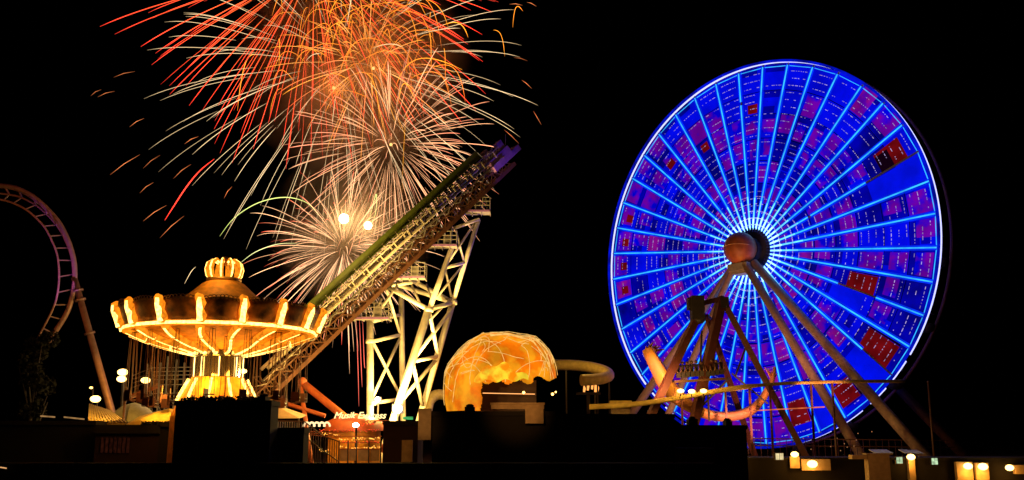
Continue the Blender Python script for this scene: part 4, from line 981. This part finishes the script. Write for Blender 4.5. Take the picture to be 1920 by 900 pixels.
comet('green tinged arc reaching left from the low firework', [(412, 443), (440, 408), (485, 380), (535, 370), (575, 380), (598, 404)], YF - 15, .09, green, .9)
comet('pale green arc from the carousel crown up right', [(452, 492), (480, 472), (520, 458), (560, 456)], YF - 15, .08, (.6, .6, .25), .8)
comet('greenish hooked trail above the bright firework heads', [(688, 425), (696, 398), (703, 370), (706, 366), (704, 400), (692, 430)], YF - 15, .08, (.6, .7, .2), .9)
comet('faint trail above the carousel crown at its left', [(346, 532), (358, 510), (367, 500)], YF, .06, pale, .6)
for x in (668, 674, 680): comet('thin trail falling past the foot of the lift hill', [(x, 600), (x + 3, 680), (x + 5, 762 - (x - 668) * 6)], YF, .06, pink, .55)
for i, (x, y) in enumerate(((645, 410), (690, 423))):
    p = at(x, y, YF - 18); q = tag(MB().sphere(p, 1.0 - .2 * i, 14).build('firework_shell', glow('burning_star', (1, .8, .4), 20)), ['larger brilliant white burning star in the low firework', 'smaller brilliant white burning star nearer the lift hill'][i], 'firework', 'brilliant burning stars')
for x, y, lb in ((733, 271, 'small gold burning star at the heart of the cream burst'), (626, 165, 'small gold star near the top centre smoke'), (700, 128, 'small gold star under the looping arcs')):
    tag(MB().sphere(at(x, y, YF - 10), .35, 10).build('firework_shell', glow('gold_star', (1, .5, .15), 2)), lb, 'firework')

# smoke lit by the shells
def smoke(label, px, py, Y, r, dens, lights):
    c = at(px, py, Y); mb = MB(); mb.sphere(c, r, 20, (1.25, 1, .95)); m = bpy.data.materials.new('smoke'); m.use_nodes = True; n = m.node_tree.nodes; L = m.node_tree.links; n.clear()
    o = n.new('ShaderNodeOutputMaterial'); v = n.new('ShaderNodeVolumePrincipled'); v.inputs['Color'].default_value = (.8, .7, .55, 1)
    tc = n.new('ShaderNodeTexCoord'); nz = n.new('ShaderNodeTexNoise'); nz.inputs['Scale'].default_value = .09; nz.inputs['Detail'].default_value = 4
    ln = n.new('ShaderNodeVectorMath'); ln.operation = 'LENGTH'; mr_ = n.new('ShaderNodeMapRange'); mr_.inputs['From Min'].default_value = r; mr_.inputs['From Max'].default_value = r * .3
    L.new(tc.outputs['Object'], ln.inputs[0]); L.new(ln.outputs['Value'], mr_.inputs['Value']); L.new(tc.outputs['Object'], nz.inputs['Vector'])
    m2 = n.new('ShaderNodeMapRange'); m2.inputs['From Min'].default_value = .38; m2.inputs['From Max'].default_value = .7; m2.inputs['To Max'].default_value = dens; L.new(nz.outputs['Fac'], m2.inputs['Value'])
    mu = n.new('ShaderNodeMath'); mu.operation = 'MULTIPLY'; L.new(mr_.outputs[0], mu.inputs[0]); L.new(m2.outputs[0], mu.inputs[1]); L.new(mu.outputs[0], v.inputs['Density']); L.new(v.outputs[0], o.inputs['Volume'])
    tag(mb.build('smoke', m, None, c), label, 'smoke', kind='stuff')
    for dx, dy, dd, pw, col_ in lights: lamp('shell_light', at(px + dx, py + dy, Y + dd), pw, col_, size=1.0)
smoke('brown firework smoke lit from inside at the top', 670, 130, YF - 6, 26, .10, [(-44, 35, 0, 1700, (1, .3, .06)), (40, -5, 0, 2000, (1, .3, .06)), (60, 130, 0, 900, (1, .4, .15))])
smoke('glowing smoke round the two brilliant stars', 660, 430, YF - 16, 17, .10, [(-15, -20, -3, 3800, (1, .5, .15)), (30, -7, -3, 2200, (1, .5, .15))])

hz = bpy.data.materials.new('night_haze'); hz.use_nodes = True; n = hz.node_tree.nodes; n.clear(); o_ = n.new('ShaderNodeOutputMaterial'); v_ = n.new('ShaderNodeVolumePrincipled'); v_.inputs['Density'].default_value = HAZE; v_.inputs['Color'].default_value = (.9, .9, .9, 1); v_.inputs['Anisotropy'].default_value = .3
hz.node_tree.links.new(v_.outputs[0], o_.inputs['Volume'])
if HAZE: tag(MB().box((0, 150, 49), (420, 320, 100)).build('haze', hz), kind='stuff')
